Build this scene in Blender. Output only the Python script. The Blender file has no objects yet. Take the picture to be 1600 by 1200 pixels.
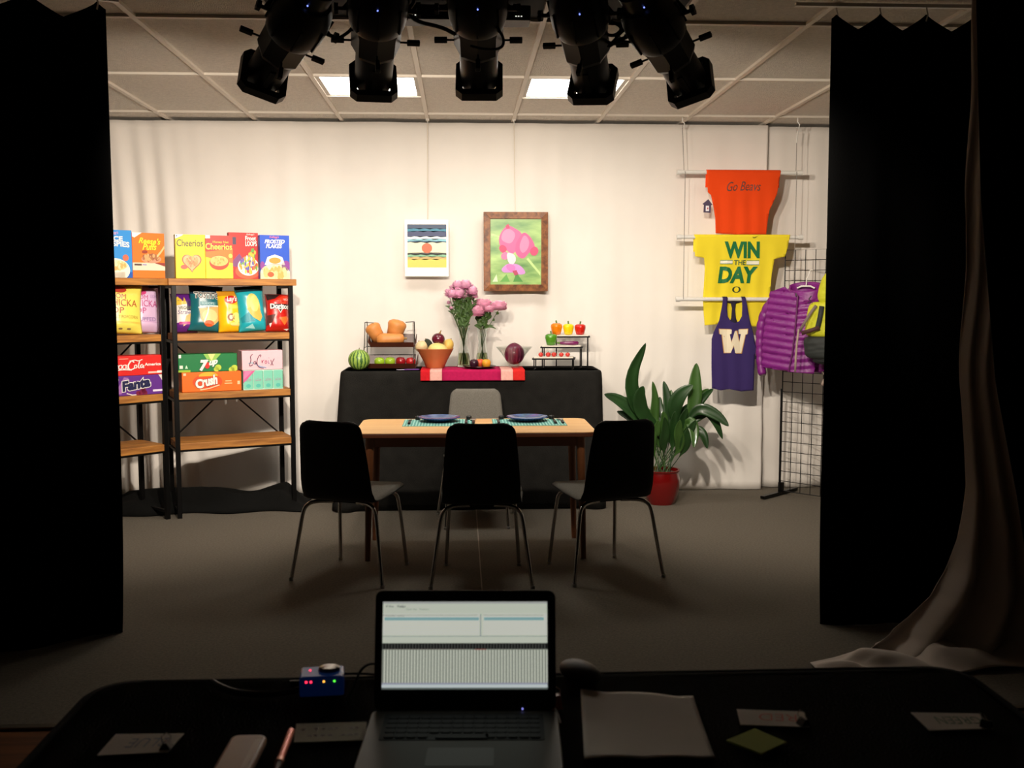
import bpy, bmesh, math, random
from math import sin, cos, pi, radians, atan, sqrt, exp
from mathutils import Vector, Matrix, Quaternion, noise
SC = bpy.context.scene
COL = SC.collection
random.seed(7)
# ------------------------------------------------------------------ camera
FPX = 1625.0                       # focal length in pixels of the 1600x1200 frame
PHI = atan(141/FPX)                # pitch down
PSI = atan(80/FPX*cos(PHI))        # yaw to the right
CAMZ = 1.41
CP = Vector((0, 0, CAMZ))
CW = Vector((sin(PSI)*cos(PHI), cos(PSI)*cos(PHI), -sin(PHI)))
CR = Vector((cos(PSI), -sin(PSI), 0))
CU = Vector((sin(PSI)*sin(PHI), cos(PSI)*sin(PHI), cos(PHI)))
cam_d = bpy.data.cameras.new('camera'); cam = bpy.data.objects.new('camera', cam_d)
COL.objects.link(cam)
cam_d.sensor_width = 36; cam_d.lens = FPX/1600*36; cam_d.clip_start = 0.02
cam.matrix_world = Matrix.Translation(CP) @ Matrix((CR, CU, -CW)).transposed().to_4x4()
cam_d.dof.use_dof = True; cam_d.dof.focus_distance = 5.9; cam_d.dof.aperture_fstop = 7.5
SC.camera = cam
# ------------------------------------------------------------------ world, exposure
wd = bpy.data.worlds.new('world'); SC.world = wd; wd.use_nodes = True
wd.node_tree.nodes['Background'].inputs[0].default_value = (0.012, 0.011, 0.010, 1)
wd.node_tree.nodes['Background'].inputs[1].default_value = 0.3
SC.view_settings.view_transform = 'Standard'; SC.view_settings.look = 'None'
SC.view_settings.exposure = 0.0; SC.view_settings.gamma = 1.0
SC.view_settings.use_curve_mapping = False
SPOT_W = 176.0                     # watts of each of the five stage spotlights
PANEL_E = 14.0                      # emission of the two ceiling panels
CEIL = 2.60
# ------------------------------------------------------------------ pixel <-> world (used to measure positions)
def ray(px, py): return CW*FPX + CR*(px-800) + CU*(600-py)
def pt(px, py, Y):
    d = ray(px, py); return CP + d*(Y/d.y)
def ptz(px, py, z):
    d = ray(px, py); return CP + d*((z-CAMZ)/d.z)
def proj(p):
    q = Vector(p)-CP; return 800+FPX*q.dot(CR)/q.dot(CW), 600-FPX*q.dot(CU)/q.dot(CW)
def zat(X, Y, py):
    lo, hi = -1, 4
    for _ in range(40):
        m = (lo+hi)/2
        if proj((X, Y, m))[1] > py: lo = m
        else: hi = m
    return lo
# ------------------------------------------------------------------ materials
def lin(c):
    def f(v):
        v = v/255
        return v/12.92 if v <= .04045 else ((v+.055)/1.055)**2.4
    return (f(c[0]), f(c[1]), f(c[2]), 1)
MATS = {}
def mat(name, c, rough=.6, metal=0, nz=None, bump=None, trans=0, emit=0, spec=None, sheen=0, coat=0, alpha=1):
    """nz=(scale, amount) mottles the colour; bump=(scale, strength)."""
    if name in MATS: return MATS[name]
    m = bpy.data.materials.new(name); m.use_nodes = True; MATS[name] = m
    nt = m.node_tree; b = nt.nodes['Principled BSDF']
    c = lin(c); m.diffuse_color = c
    b.inputs['Base Color'].default_value = c
    b.inputs['Roughness'].default_value = rough; b.inputs['Metallic'].default_value = metal
    b.inputs['Transmission Weight'].default_value = trans
    if spec is not None: b.inputs['Specular IOR Level'].default_value = spec
    if sheen: b.inputs['Sheen Weight'].default_value = sheen
    if coat: b.inputs['Coat Weight'].default_value = coat
    if emit:
        b.inputs['Emission Color'].default_value = c; b.inputs['Emission Strength'].default_value = emit
    tc = nt.nodes.new('ShaderNodeTexCoord')
    if nz:
        n = nt.nodes.new('ShaderNodeTexNoise'); n.inputs['Scale'].default_value = nz[0]; n.inputs['Detail'].default_value = 4
        nt.links.new(tc.outputs['Object'], n.inputs['Vector'])
        r = nt.nodes.new('ShaderNodeMapRange'); nt.links.new(n.outputs['Fac'], r.inputs[0])
        r.inputs[1].default_value = .25; r.inputs[2].default_value = .75
        r.inputs[3].default_value = 1-nz[1]; r.inputs[4].default_value = 1+nz[1]
        mx = nt.nodes.new('ShaderNodeVectorMath'); mx.operation = 'SCALE'
        mx.inputs[0].default_value = c[:3]; nt.links.new(r.outputs[0], mx.inputs['Scale'])
        nt.links.new(mx.outputs[0], b.inputs['Base Color'])
    if bump:
        n2 = nt.nodes.new('ShaderNodeTexNoise'); n2.inputs['Scale'].default_value = bump[0]; n2.inputs['Detail'].default_value = 3
        nt.links.new(tc.outputs['Object'], n2.inputs['Vector'])
        bp = nt.nodes.new('ShaderNodeBump'); bp.inputs['Strength'].default_value = bump[1]; bp.inputs['Distance'].default_value = .01
        nt.links.new(n2.outputs['Fac'], bp.inputs['Height']); nt.links.new(bp.outputs[0], b.inputs['Normal'])
    return m
def wood(name, c1, c2, rough=.5, sc=(2, 30, 30)):
    m = mat(name, c1, rough); nt = m.node_tree; b = nt.nodes['Principled BSDF']
    tc = nt.nodes.new('ShaderNodeTexCoord'); mp = nt.nodes.new('ShaderNodeMapping'); mp.inputs['Scale'].default_value = sc
    n = nt.nodes.new('ShaderNodeTexNoise'); n.inputs['Scale'].default_value = 1.6; n.inputs['Detail'].default_value = 6; n.inputs['Distortion'].default_value = .6
    r = nt.nodes.new('ShaderNodeValToRGB'); r.color_ramp.elements[0].position = .32; r.color_ramp.elements[1].position = .68
    r.color_ramp.elements[0].color = lin(c2); r.color_ramp.elements[1].color = lin(c1)
    nt.links.new(tc.outputs['Object'], mp.inputs[0]); nt.links.new(mp.outputs[0], n.inputs['Vector'])
    nt.links.new(n.outputs['Fac'], r.inputs[0]); nt.links.new(r.outputs[0], b.inputs['Base Color'])
    return m
def ink(c):
    return mat('ink_%02x%02x%02x' % tuple(c), c, .45)
# ------------------------------------------------------------------ objects
def tag(o, label=None, cat=None, group=None, kind=None):
    if label: o['label'] = label
    if cat: o['category'] = cat
    if group: o['group'] = group
    if kind: o['kind'] = kind
    return o
def thing(name, label, cat, loc=(0, 0, 0), rz=0, group=None):
    o = bpy.data.objects.new(name, None); COL.objects.link(o); o.empty_display_size = .1
    o.location = loc; o.rotation_euler = (0, 0, rz)
    return tag(o, label, cat, group)
def dup(o, parent=None):
    c = o.copy(); COL.objects.link(c); c.parent = parent
    for ch in list(o.children): dup(ch, c)
    return c
class MB:
    """collects geometry for ONE mesh object; self.m selects the material slot"""
    def __init__(s): s.v = []; s.f = []; s.mi = []; s.m = 0; s.T = None
    def add(s, vs, fs):
        k = len(s.v)
        for v in vs: s.v.append(s.T @ Vector(v) if s.T else Vector(v))
        for f in fs: s.f.append(tuple(i+k for i in f)); s.mi.append(s.m)
        return s
    def box(s, c, d, rz=0, rot=None):
        x, y, z = d[0]/2, d[1]/2, d[2]/2
        vs = [Vector((a*x, b*y, e*z)) for a in (-1, 1) for b in (-1, 1) for e in (-1, 1)]
        M = rot if rot else Matrix.Rotation(rz, 3, 'Z')
        vs = [M @ v + Vector(c) for v in vs]
        return s.add(vs, [(0, 1, 3, 2), (4, 6, 7, 5), (0, 4, 5, 1), (2, 3, 7, 6), (0, 2, 6, 4), (1, 5, 7, 3)])
    def tube(s, pts, r, n=10, cap=True, flat=1.0):
        pts = [Vector(p) for p in pts]; N = len(pts); rings = []
        up = None
        for i, p in enumerate(pts):
            t = (pts[min(i+1, N-1)]-pts[max(i-1, 0)]).normalized()
            if up is None:
                up = Vector((0, 0, 1)) if abs(t.z) < .9 else Vector((1, 0, 0))
            a = t.cross(up); a = a.normalized() if a.length > 1e-6 else Vector((1, 0, 0)); b = t.cross(a).normalized(); up = -b
            rr = r[i] if isinstance(r, (list, tuple)) else r
            rings.append([p + a*cos(2*pi*k/n)*rr + b*sin(2*pi*k/n)*rr*flat for k in range(n)])
        vs = [v for q in rings for v in q]
        fs = [(i*n+k, i*n+(k+1) % n, (i+1)*n+(k+1) % n, (i+1)*n+k) for i in range(N-1) for k in range(n)]
        if cap: fs += [tuple(range(n))[::-1], tuple((N-1)*n+k for k in range(n))]
        return s.add(vs, fs)
    def lathe(s, prof, c=(0, 0, 0), n=28, sx=1, sy=1, mod=None, axis=None):
        vs = []; c = Vector(c)
        for r, z in prof:
            for k in range(n):
                a = 2*pi*k/n; q = r*(mod(a, z) if mod else 1)
                v = Vector((cos(a)*q*sx, sin(a)*q*sy, z))
                vs.append((axis @ v if axis else v) + c)
        fs = [(i*n+k, i*n+(k+1) % n, (i+1)*n+(k+1) % n, (i+1)*n+k) for i in range(len(prof)-1) for k in range(n)]
        if prof[0][0] > 1e-4: fs.append(tuple(range(n))[::-1])
        if prof[-1][0] > 1e-4: fs.append(tuple((len(prof)-1)*n+k for k in range(n)))
        return s.add(vs, fs)
    def ball(s, c, r, n=20, sq=(1, 1, 1), mod=None):
        m = n//2
        prof = [(sin(pi*i/m), -cos(pi*i/m)) for i in range(m+1)]
        vs = []; c = Vector(c); r3 = (r*sq[0], r*sq[1], r*sq[2])
        for q, z in prof:
            for k in range(n):
                a = 2*pi*k/n; g = mod(a, z) if mod else 1
                vs.append(c+Vector((cos(a)*q*r3[0]*g, sin(a)*q*r3[1]*g, z*r3[2]*(g if mod else 1))))
        fs = [(i*n+k, i*n+(k+1) % n, (i+1)*n+(k+1) % n, (i+1)*n+k) for i in range(m) for k in range(n)]
        return s.add(vs, fs)
    def grid(s, fn, nu, nv, closed_u=False):
        vs = [fn(i/nu, j/nv) for j in range(nv+1) for i in range(nu+1)]
        fs = [(j*(nu+1)+i, j*(nu+1)+i+1, (j+1)*(nu+1)+i+1, (j+1)*(nu+1)+i) for j in range(nv) for i in range(nu)]
        return s.add(vs, fs)
    def prism(s, poly, z0, z1, M=None):
        n = len(poly)
        vs = [Vector((p[0], p[1], z0)) for p in poly]+[Vector((p[0], p[1], z1)) for p in poly]
        if M: vs = [M @ v for v in vs]
        return s.add(vs, [tuple(range(n))[::-1], tuple(range(n, 2*n))]+[(i, (i+1) % n, n+(i+1) % n, n+i) for i in range(n)])
    def build(s, name, m, parent=None, smooth=True, bevel=0, solid=0, subd=0, seg=2, ang=35, weld=True):
        me = bpy.data.meshes.new(name)
        me.from_pydata(s.v, [], s.f)
        for q in (m if isinstance(m, (list, tuple)) else [m]): me.materials.append(q)
        for p, k in zip(me.polygons, s.mi): p.material_index = k
        bm = bmesh.new(); bm.from_mesh(me)
        if weld: bmesh.ops.remove_doubles(bm, verts=bm.verts, dist=1e-5)
        if not solid: bmesh.ops.recalc_face_normals(bm, faces=bm.faces)
        bm.to_mesh(me); bm.free()
        if smooth:
            me.shade_smooth()
            me.set_sharp_from_angle(angle=radians(ang))
        o = bpy.data.objects.new(name, me); COL.objects.link(o)
        if parent: o.parent = parent
        if bevel:
            b = o.modifiers.new('b', 'BEVEL'); b.width = bevel; b.segments = seg; b.limit_method = 'ANGLE'; b.angle_limit = radians(40)
        if solid:
            b = o.modifiers.new('s', 'SOLIDIFY'); b.thickness = abs(solid); b.offset = 0
        if subd:
            b = o.modifiers.new('d', 'SUBSURF'); b.levels = subd; b.render_levels = subd
        return o
def rrect(w, h, r, n=5, cx=0, cy=0):
    out = []
    for (x, y, a0) in ((w/2-r, h/2-r, 0), (-w/2+r, h/2-r, 90), (-w/2+r, -h/2+r, 180), (w/2-r, -h/2+r, 270)):
        for k in range(n+1):
            a = radians(a0+90*k/n); out.append((cx+x+r*cos(a), cy+y+r*sin(a)))
    return out
def ellipse(cx, cy, rx, ry, n=26, a0=0, a1=360, rot=0):
    out = []
    for k in range(n+(0 if a1-a0 == 360 else 1)):
        a = radians(a0+(a1-a0)*k/n); x, y = rx*cos(a), ry*sin(a)
        out.append((cx+x*cos(rot)-y*sin(rot), cy+x*sin(rot)+y*cos(rot)))
    return out
def stroke(pts, w):
    """a polyline of width w as one polygon"""
    L, Rr = [], []
    for i, p in enumerate(pts):
        a = pts[max(i-1, 0)]; b = pts[min(i+1, len(pts)-1)]
        dx, dy = b[0]-a[0], b[1]-a[1]; l = sqrt(dx*dx+dy*dy) or 1
        ww = w[i] if isinstance(w, (list, tuple)) else w
        L.append((p[0]-dy/l*ww/2, p[1]+dx/l*ww/2)); Rr.append((p[0]+dy/l*ww/2, p[1]-dx/l*ww/2))
    return L+Rr[::-1]
TXT = {}
def text2d(s, shear=0, off=0):
    k = (s, shear, off)
    if k in TXT: return TXT[k]
    cu = bpy.data.curves.new('t', 'FONT'); cu.body = s; cu.shear = shear; cu.offset = off; cu.resolution_u = 3
    cu.align_x = 'LEFT'
    o = bpy.data.objects.new('t', cu); COL.objects.link(o)
    dg = bpy.context.evaluated_depsgraph_get()
    me = bpy.data.meshes.new_from_object(o.evaluated_get(dg))
    vs = [(v.co.x, v.co.y) for v in me.vertices]; fs = [tuple(p.vertices) for p in me.polygons]
    bpy.data.objects.remove(o); bpy.data.curves.remove(cu); bpy.data.meshes.remove(me)
    TXT[k] = (vs, fs); return TXT[k]
class Print:
    """flat printed shapes and lettering, laid on a surface by fn(u, v, lift)"""
    def __init__(s, fn, sub=0, clip=None): s.fn = fn; s.sub = sub; s.clip = clip; s.L = []; s.scale = lambda p: p
    def poly(s, pts, c, lvl=1):
        s.L.append(([(p[0], p[1]) for p in pts], [tuple(range(len(pts)))], c, lvl)); return s
    def rect(s, x0, y0, x1, y1, c, lvl=1): return s.poly([(x0, y0), (x1, y0), (x1, y1), (x0, y1)], c, lvl)
    def ell(s, cx, cy, rx, ry, c, lvl=1, **k): return s.poly(ellipse(cx, cy, rx, ry, **k), c, lvl)
    def text(s, t, box, c, lvl=3, shear=0, bold=0, out=None, arc=0, tilt=0):
        base = text2d(t, shear, bold)[0]
        x0 = min(v[0] for v in base); x1 = max(v[0] for v in base); y0 = min(v[1] for v in base); y1 = max(v[1] for v in base)
        a, b, cc, d = box
        def put(vs):
            o = []
            for x, y in vs:
                u = (x-x0)/(x1-x0); w = (y-y0)/(y1-y0)
                X = a+(cc-a)*u; Y = b+(d-b)*w + arc*(1-(2*u-1)**2) + tilt*(X-(a+cc)/2)
                o.append((X, Y))
            return o
        if out:
            vs, fs = text2d(t, shear, bold+out[1]); s.L.append((put(vs), fs, out[0], lvl-1))
        vs, fs = text2d(t, shear, bold); s.L.append((put(vs), fs, c, lvl))
        return s
    def build(s, name, parent, label=None):
        bm = bmesh.new(); lv = bm.verts.layers.float.new('lift'); cols = []
        for vs, fs, c, lvl in s.L:
            if c not in cols: cols.append(c)
            bv = []
            for x, y in vs:
                v = bm.verts.new((x, y, 0)); v[lv] = lvl; bv.append(v)
            for f in fs:
                if len(set(f)) < 3: continue
                try: q = bm.faces.new([bv[i] for i in f])
                except ValueError: continue
                q.material_index = cols.index(c)
        big = [f for f in bm.faces if len(f.verts) > 3]
        bmesh.ops.triangulate(bm, faces=big, ngon_method='EAR_CLIP')
        if s.clip:
            for ax, val, sg in ((0, s.clip[0], -1), (1, s.clip[1], -1), (0, s.clip[2], 1), (1, s.clip[3], 1)):
                co = [0, 0, 0]; co[ax] = val; no = [0, 0, 0]; no[ax] = sg
                bmesh.ops.bisect_plane(bm, geom=bm.verts[:]+bm.edges[:]+bm.faces[:], plane_co=co, plane_no=no, clear_outer=True)
        if s.sub:
            xs = [v.co.x for v in bm.verts]; ys = [v.co.y for v in bm.verts]
            for ax, lo, hi in ((0, min(xs), max(xs)), (1, min(ys), max(ys))):
                k = lo+s.sub
                while k < hi:
                    co = [0, 0, 0]; co[ax] = k; no = [0, 0, 0]; no[ax] = 1
                    bmesh.ops.bisect_plane(bm, geom=bm.verts[:]+bm.edges[:]+bm.faces[:], plane_co=co, plane_no=no)
                    k += s.sub
        for v in bm.verts: v.co = s.fn(v.co.x, v.co.y, .0006+.0004*v[lv])
        me = bpy.data.meshes.new(name); bm.to_mesh(me); bm.free()
        for c in cols: me.materials.append(ink(c))
        o = bpy.data.objects.new(name, me); COL.objects.link(o); o.parent = parent
        if label: o['label'] = label
        return o
def sheet(outline, fn, name, m, parent, thick=.004, sub=.02, holes=()):
    """cloth cut to an outline in (u, v), laid in space by fn(u, v, 0)"""
    bm = bmesh.new(); es = []
    for ring in [outline]+list(holes):
        bv = [bm.verts.new((x, y, 0)) for x, y in ring]
        for i in range(len(bv)): es.append(bm.edges.new((bv[i], bv[(i+1) % len(bv)])))
    bmesh.ops.triangle_fill(bm, use_beauty=True, edges=es)
    xs = [v.co.x for v in bm.verts]; ys = [v.co.y for v in bm.verts]
    for ax, lo, hi in ((0, min(xs), max(xs)), (1, min(ys), max(ys))):
        k = lo+sub
        while k < hi:
            co = [0, 0, 0]; co[ax] = k; no = [0, 0, 0]; no[ax] = 1
            bmesh.ops.bisect_plane(bm, geom=bm.verts[:]+bm.edges[:]+bm.faces[:], plane_co=co, plane_no=no)
            k += sub
    for v in bm.verts: v.co = fn(v.co.x, v.co.y, 0)
    bmesh.ops.recalc_face_normals(bm, faces=bm.faces)
    me = bpy.data.meshes.new(name); bm.to_mesh(me); bm.free(); me.materials.append(m); me.shade_smooth()
    o = bpy.data.objects.new(name, me); COL.objects.link(o); o.parent = parent
    md = o.modifiers.new('s', 'SOLIDIFY'); md.thickness = thick; md.offset = 0
    return o
# common materials
BLK = mat('black_metal', (16, 15, 15), .4, .6)
BPL = mat('black_plastic', (12, 12, 12), .5)
WHP = mat('white_plastic', (225, 222, 215), .4)
CHR = mat('chrome', (190, 188, 185), .18, 1)
GLS = mat('clear_glass', (245, 250, 248), .02, trans=1, spec=.5)
BCL = mat('black_cloth', (17, 17, 16), .95, nz=(40, .2), bump=(260, .3), spec=.1)
# ================================================================== SETTING
XL, XR, YB, YF = -3.4, 3.6, 7.55, -1.6
def struct(name, mb, m, **k): return tag(mb.build(name, m, **k), kind='structure')
carpet = mat('carpet', (112, 105, 94), .95, nz=(90, .22), bump=(500, .6), spec=.1)
struct('floor', MB().box(((XL+XR)/2, (YB+3.36)/2, -.05), (XR-XL, YB-3.36, .1)), carpet, smooth=False)
plank = wood('plank_floor', (120, 74, 40), (84, 50, 26), .45)
struct('floor.001', MB().box(((XL+XR)/2, (3.355+YF)/2, -.055), (XR-XL, 3.355-YF, .1)), plank, smooth=False)
struct('trim_1', MB().box(((XL+XR)/2, 3.36, .002), (XR-XL, .03, .006)), mat('threshold', (120, 110, 95), .4, .7), smooth=False)
# carpet seam running away from the camera
wl = mat('painted_wall', (150, 146, 140), .9)
struct('wall_back', MB().box(((XL+XR)/2, YB+.05, CEIL/2), (XR-XL+.2, .1, CEIL)), wl, smooth=False)
struct('wall_left', MB().box((XL-.05, (YB+YF)/2, CEIL/2), (.1, YB-YF, CEIL)), wl, smooth=False)
struct('wall_right', MB().box((XR+.05, (YB+YF)/2, CEIL/2), (.1, YB-YF, CEIL)), wl, smooth=False)
struct('wall_front', MB().box(((XL+XR)/2, YF-.05, CEIL/2), (XR-XL+.2, .1, CEIL)), mat('dark_wall', (60, 58, 55), .9), smooth=False)
# ceiling: mineral tiles in a white grid, black tiles over the lighting rig, openings for two panels
TX = [-.2235+.59*k for k in range(-6, 8)]; TY = [7.07-1.195*k for k in range(-1, 9)]
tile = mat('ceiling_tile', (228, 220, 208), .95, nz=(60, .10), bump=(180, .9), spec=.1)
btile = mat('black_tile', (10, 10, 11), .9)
cb = MB()
xs = [XL]+[x for x in TX if XL < x < XR]+[XR]; ys = [YB]+[y for y in TY if YF < y < YB]+[YF]
PANELS = [(-.8135, 5.875), (.3665, 5.875)]
for i in range(len(xs)-1):
    for j in range(len(ys)-1):
        x0, x1, y1, y0 = xs[i], xs[i+1], ys[j], ys[j+1]
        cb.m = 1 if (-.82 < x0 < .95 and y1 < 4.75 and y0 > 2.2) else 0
        hole = [p for p in PANELS if abs(p[0]-x0) < .01 and y0-.01 < p[1] < y1-.01]
        if hole:
            cb.box(((x0+x1)/2, (y1+y0+.59)/2+.0, CEIL+.03), (x1-x0, y1-y0-.59, .04))
        else:
            cb.box(((x0+x1)/2, (y0+y1)/2, CEIL+.03), (x1-x0, y1-y0, .04))
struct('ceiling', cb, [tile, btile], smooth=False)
tb = MB()
for x in xs[1:-1]: tb.box((x, (YB+YF)/2, CEIL+.003), (.024, YB-YF, .014))
for y in ys[1:-1]: tb.box(((XL+XR)/2, y, CEIL+.0035), (XR-XL, .024, .013))
for p in PANELS: tb.box((p[0]+.295, p[1]+.59, CEIL+.0035), (.59, .024, .013))
struct('trim_2', tb, mat('grid_white', (222, 212, 198), .5), smooth=False)
struct('trim_3', MB().box(((XL+XR)/2, YB-.012, CEIL-.012), (XR-XL, .024, .024)), mat('grid_white', (222, 212, 198), .5), smooth=False)
pan = mat('panel_glow', (255, 250, 240), .5, emit=PANEL_E)
for i, p in enumerate(PANELS):
    t = thing('ceiling_light', ['square white lit ceiling panel on the left, behind the second spotlight', 'square white lit ceiling panel on the right, behind the fourth spotlight'][i], 'ceiling light', (p[0]+.295, p[1]+.295, CEIL+.006), group='lit ceiling panels')
    MB().box((0, 0, .012), (.52, .54, .01)).build('diffuser', pan, t, smooth=False)
    f = MB()
    for s in (-1, 1): f.box((s*.275, 0, .008), (.03, .58, .02)); f.box((0, s*.28, .008), (.52, .02, .02))
    f.box((0, 0, .03), (.58, .58, .01)); f.build('frame', mat('panel_frame', (190, 182, 170), .5), t, smooth=False)

# ------------------------------------------------------------------ white backdrop drapes
white_cl = mat('white_cloth', (240, 234, 226), .9, nz=(3, .03), bump=(300, .08), spec=.1)
def n1(x, y=0, z=0): return noise.noise(Vector((x, y, z)))
def drape_fn(x0, x1, Y, top, amp, seed, deep=None):
    def fn(u, v):
        x = x0+(x1-x0)*u; z = .004+(top-.004)*v
        a = amp*(1+1.2*(1-v)**2)
        y = a*(n1(x*3.1, seed, v*.25)*1.3+.55*n1(x*9, seed+5, v*.4))
        if deep: y += deep(x, v)
        if v < .32:   # soft creases near the hem
            y += (.028+.05*max(0, min(1, (x-1.3)/.3)))*(1-v/.32)*n1(x*3.0+v*5, v*9, seed+9)
        return Vector((x, Y+y, z))
    return fn
def deepL(x, v):
    k = max(0, min(1, (-1.75-x)/.4)); return k*.035*(1-v*.85)*sin(x*44+1.4*sin(v*7))
MB().grid(drape_fn(-3.3, 2.16, 7.33, CEIL-.012, .014, 1, deepL), 420, 44).build('backdrop_curtain', white_cl, solid=.004)
tag(bpy.data.objects['backdrop_curtain'], 'wide off-white cloth backdrop hanging from the ceiling along the whole back of the set', 'curtain')
MB().grid(drape_fn(2.08, 3.5, 7.40, CEIL-.012, .02, 3), 140, 44).build('backdrop_curtain', white_cl, solid=.004)
tag(bpy.data.objects['backdrop_curtain.001'], 'narrow off-white cloth panel hanging behind the black wire grid rack', 'curtain')

# ------------------------------------------------------------------ black stage curtains
blk_drape = mat('black_drape', (5, 5, 5), 1, spec=.03, bump=(200, .2))
def curtain(name, label, path, ztop, hooks, seed, m, amp=.03, zbot=.001, flare=.1, nz=60, scal=.09, freq=4):
    """path: list of (x, y) the top edge follows; hooks: parameters 0..1 where it is hung"""
    P = [Vector((a, b, 0)) for a, b in path]; L = [0]
    for i in range(1, len(P)): L.append(L[-1]+(P[i]-P[i-1]).length)
    def at(t):
        s = t*L[-1]
        for i in range(1, len(P)):
            if s <= L[i]+1e-9:
                k = (s-L[i-1])/(L[i]-L[i-1]); d = (P[i]-P[i-1]).normalized(); return P[i-1].lerp(P[i], k), Vector((d.y, -d.x, 0))
    t = thing(name, label, 'curtain', (P[0].x, P[0].y, 0))
    o0 = Vector((P[0].x, P[0].y, 0))
    def fn(u, v):
        p, nr = at(u); d = min(abs(u-h) for h in hooks)*L[-1]
        sag = scal*min(1, (d/(.16))**.8) if scal else 0
        z = zbot+(ztop-sag-zbot)*v
        q = amp*(.35+.65*(1-v)**.5)*(sin(u*L[-1]*freq*2*pi+2*n1(u*3, seed, v))+.8*n1(u*L[-1]*7, seed, v*1.5))
        p = p+nr*(q+flare*max(0, .25-v)**2*16*.3)
        return Vector((p.x, p.y, z))-o0
    MB().grid(fn, 150, nz).build('fabric', m, t, solid=.004)
    h = MB()
    for k in hooks:
        p, nr = at(min(max(k, .004), .996)); p = p-o0
        h.tube([p+Vector((0, 0, ztop-.03)), p+Vector((.006, 0, ztop-.005)), p+Vector((0, 0, ztop+.02)), p+Vector((0, 0, CEIL-.004))], .0035, 6)
    h.build('hook', WHP, t)
    return t
curtain('stage_curtain', 'black stage curtain hanging in folds at the left side of the picture', [(-1.385, 4.26), (-1.80, 4.02), (-2.9, 3.6)], 2.545, [.02, .17, .33, .55, .78, 1], 11, blk_drape, amp=.02, flare=.22, freq=2.2)
curtain('stage_curtain', 'black stage curtain with scalloped top hanging right of the clothes rack', [(1.535, 4.34), (2.15, 4.30)], 2.56, [.03, .32, .63, .97], 21, blk_drape, amp=.018, flare=.2, scal=.10, freq=2.2)
tag(MB().box((1.85, 4.32, CEIL-.009), (.95, .022, .014)).build('curtain_track', WHP, smooth=False), 'white ceiling rail carrying the right black stage curtain', 'curtain rail')
tag(MB().box((-2.2, 4.1, CEIL-.009), (1.75, .022, .014), rz=radians(20)).build('curtain_track', WHP, smooth=False), 'white ceiling rail carrying the left black stage curtain', 'curtain rail')
# near black drape at the right edge
near_m = mat('near_drape', (12, 12, 10), 1, spec=.03)
def interp(T, x):
    if x <= T[0][0]: return T[0][1]
    for i in range(len(T)-1):
        if x <= T[i+1][0]: k = (x-T[i][0])/(T[i+1][0]-T[i][0]); return T[i][1]*(1-k)+T[i+1][1]*k
    return T[-1][1]
ND = [(0, 1.98), (.29, 1.903), (.59, 1.815), (.755, 1.785), (1.125, 1.700), (1.725, 1.628), (2.3, 1.59), (2.6, 1.57)]     # height -> left edge of the drape
def nd(u, v):
    z = .006+(CEIL-.02)*v; x = interp(ND, z)+1.3*u
    return Vector((x, 3.2-.25*u+.03*sin(u*38+2*v)*(1-.4*v), z))
tag(MB().grid(nd, 120, 50).build('stage_curtain', near_m, solid=.004), 'dark near curtain filling the right edge of the picture', 'curtain')
# white sheet gathered behind it and spilling on the floor
WL = [(0, 1.55), (.06, 1.66), (.13, 1.76), (.21, 1.85), (.31, 1.905), (.45, 1.955), (.66, 1.990), (1.05, 1.965), (1.8, 1.95), (2.6, 1.950)]
WR = [(0, 2.50), (.3, 2.45), (.66, 2.28), (1.05, 2.16), (1.8, 2.10), (2.6, 2.08)]
def ws(u, v):
    z = .012+(CEIL-.024)*v**1.6
    xl, xr = interp(WL, z), interp(WR, z); lo = max(0, 1-z/.9)
    y = 3.98-.16*u-.10*lo+(.010+.035*lo)*sin(u*26+2.5*sin(z*2.2))+.02*lo*n1(u*9, z*6, 3)
    return Vector((xl+(xr-xl)*u+.012*n1(z*3, 1, 2), y, z+.03*lo*n1(u*4, 7, z*3) if z > .08 else z))
def wp(u, v):
    x = 1.325+1.0*u; y0, y1 = 3.745-.10*u-.05*sin(u*5), 3.80+.14*min(1, u*3.2)
    env = min(1, u*7)*sin(pi*(.08+.92*v)) if v < .5 else min(1, u*7)*(1 if u > .3 else sin(pi*(.08+.92*v)))
    h = .055*env*(.55+.45*sin(u*21+v*5+2*n1(u*5, v*3, 8)))+.05*max(0, u-.25)*v
    return Vector((x, y0+(y1-y0)*v, .008+max(0, h)))
sh_ = MB().grid(ws, 120, 110); sh_.grid(wp, 110, 30)
tag(sh_.build('gathered_sheet', mat('sheet_cloth', (205, 192, 180), .9, spec=.1), solid=.003), 'white cloth bunched at right, its hem spilling over the grey carpet', 'cloth')

# ------------------------------------------------------------------ carpet seam
tag(MB().box((.095, 5.2, .0012), (.006, 3.4, .0024)).build('trim_4', mat('seam', (150, 140, 128), .9), smooth=False), kind='structure')
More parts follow.
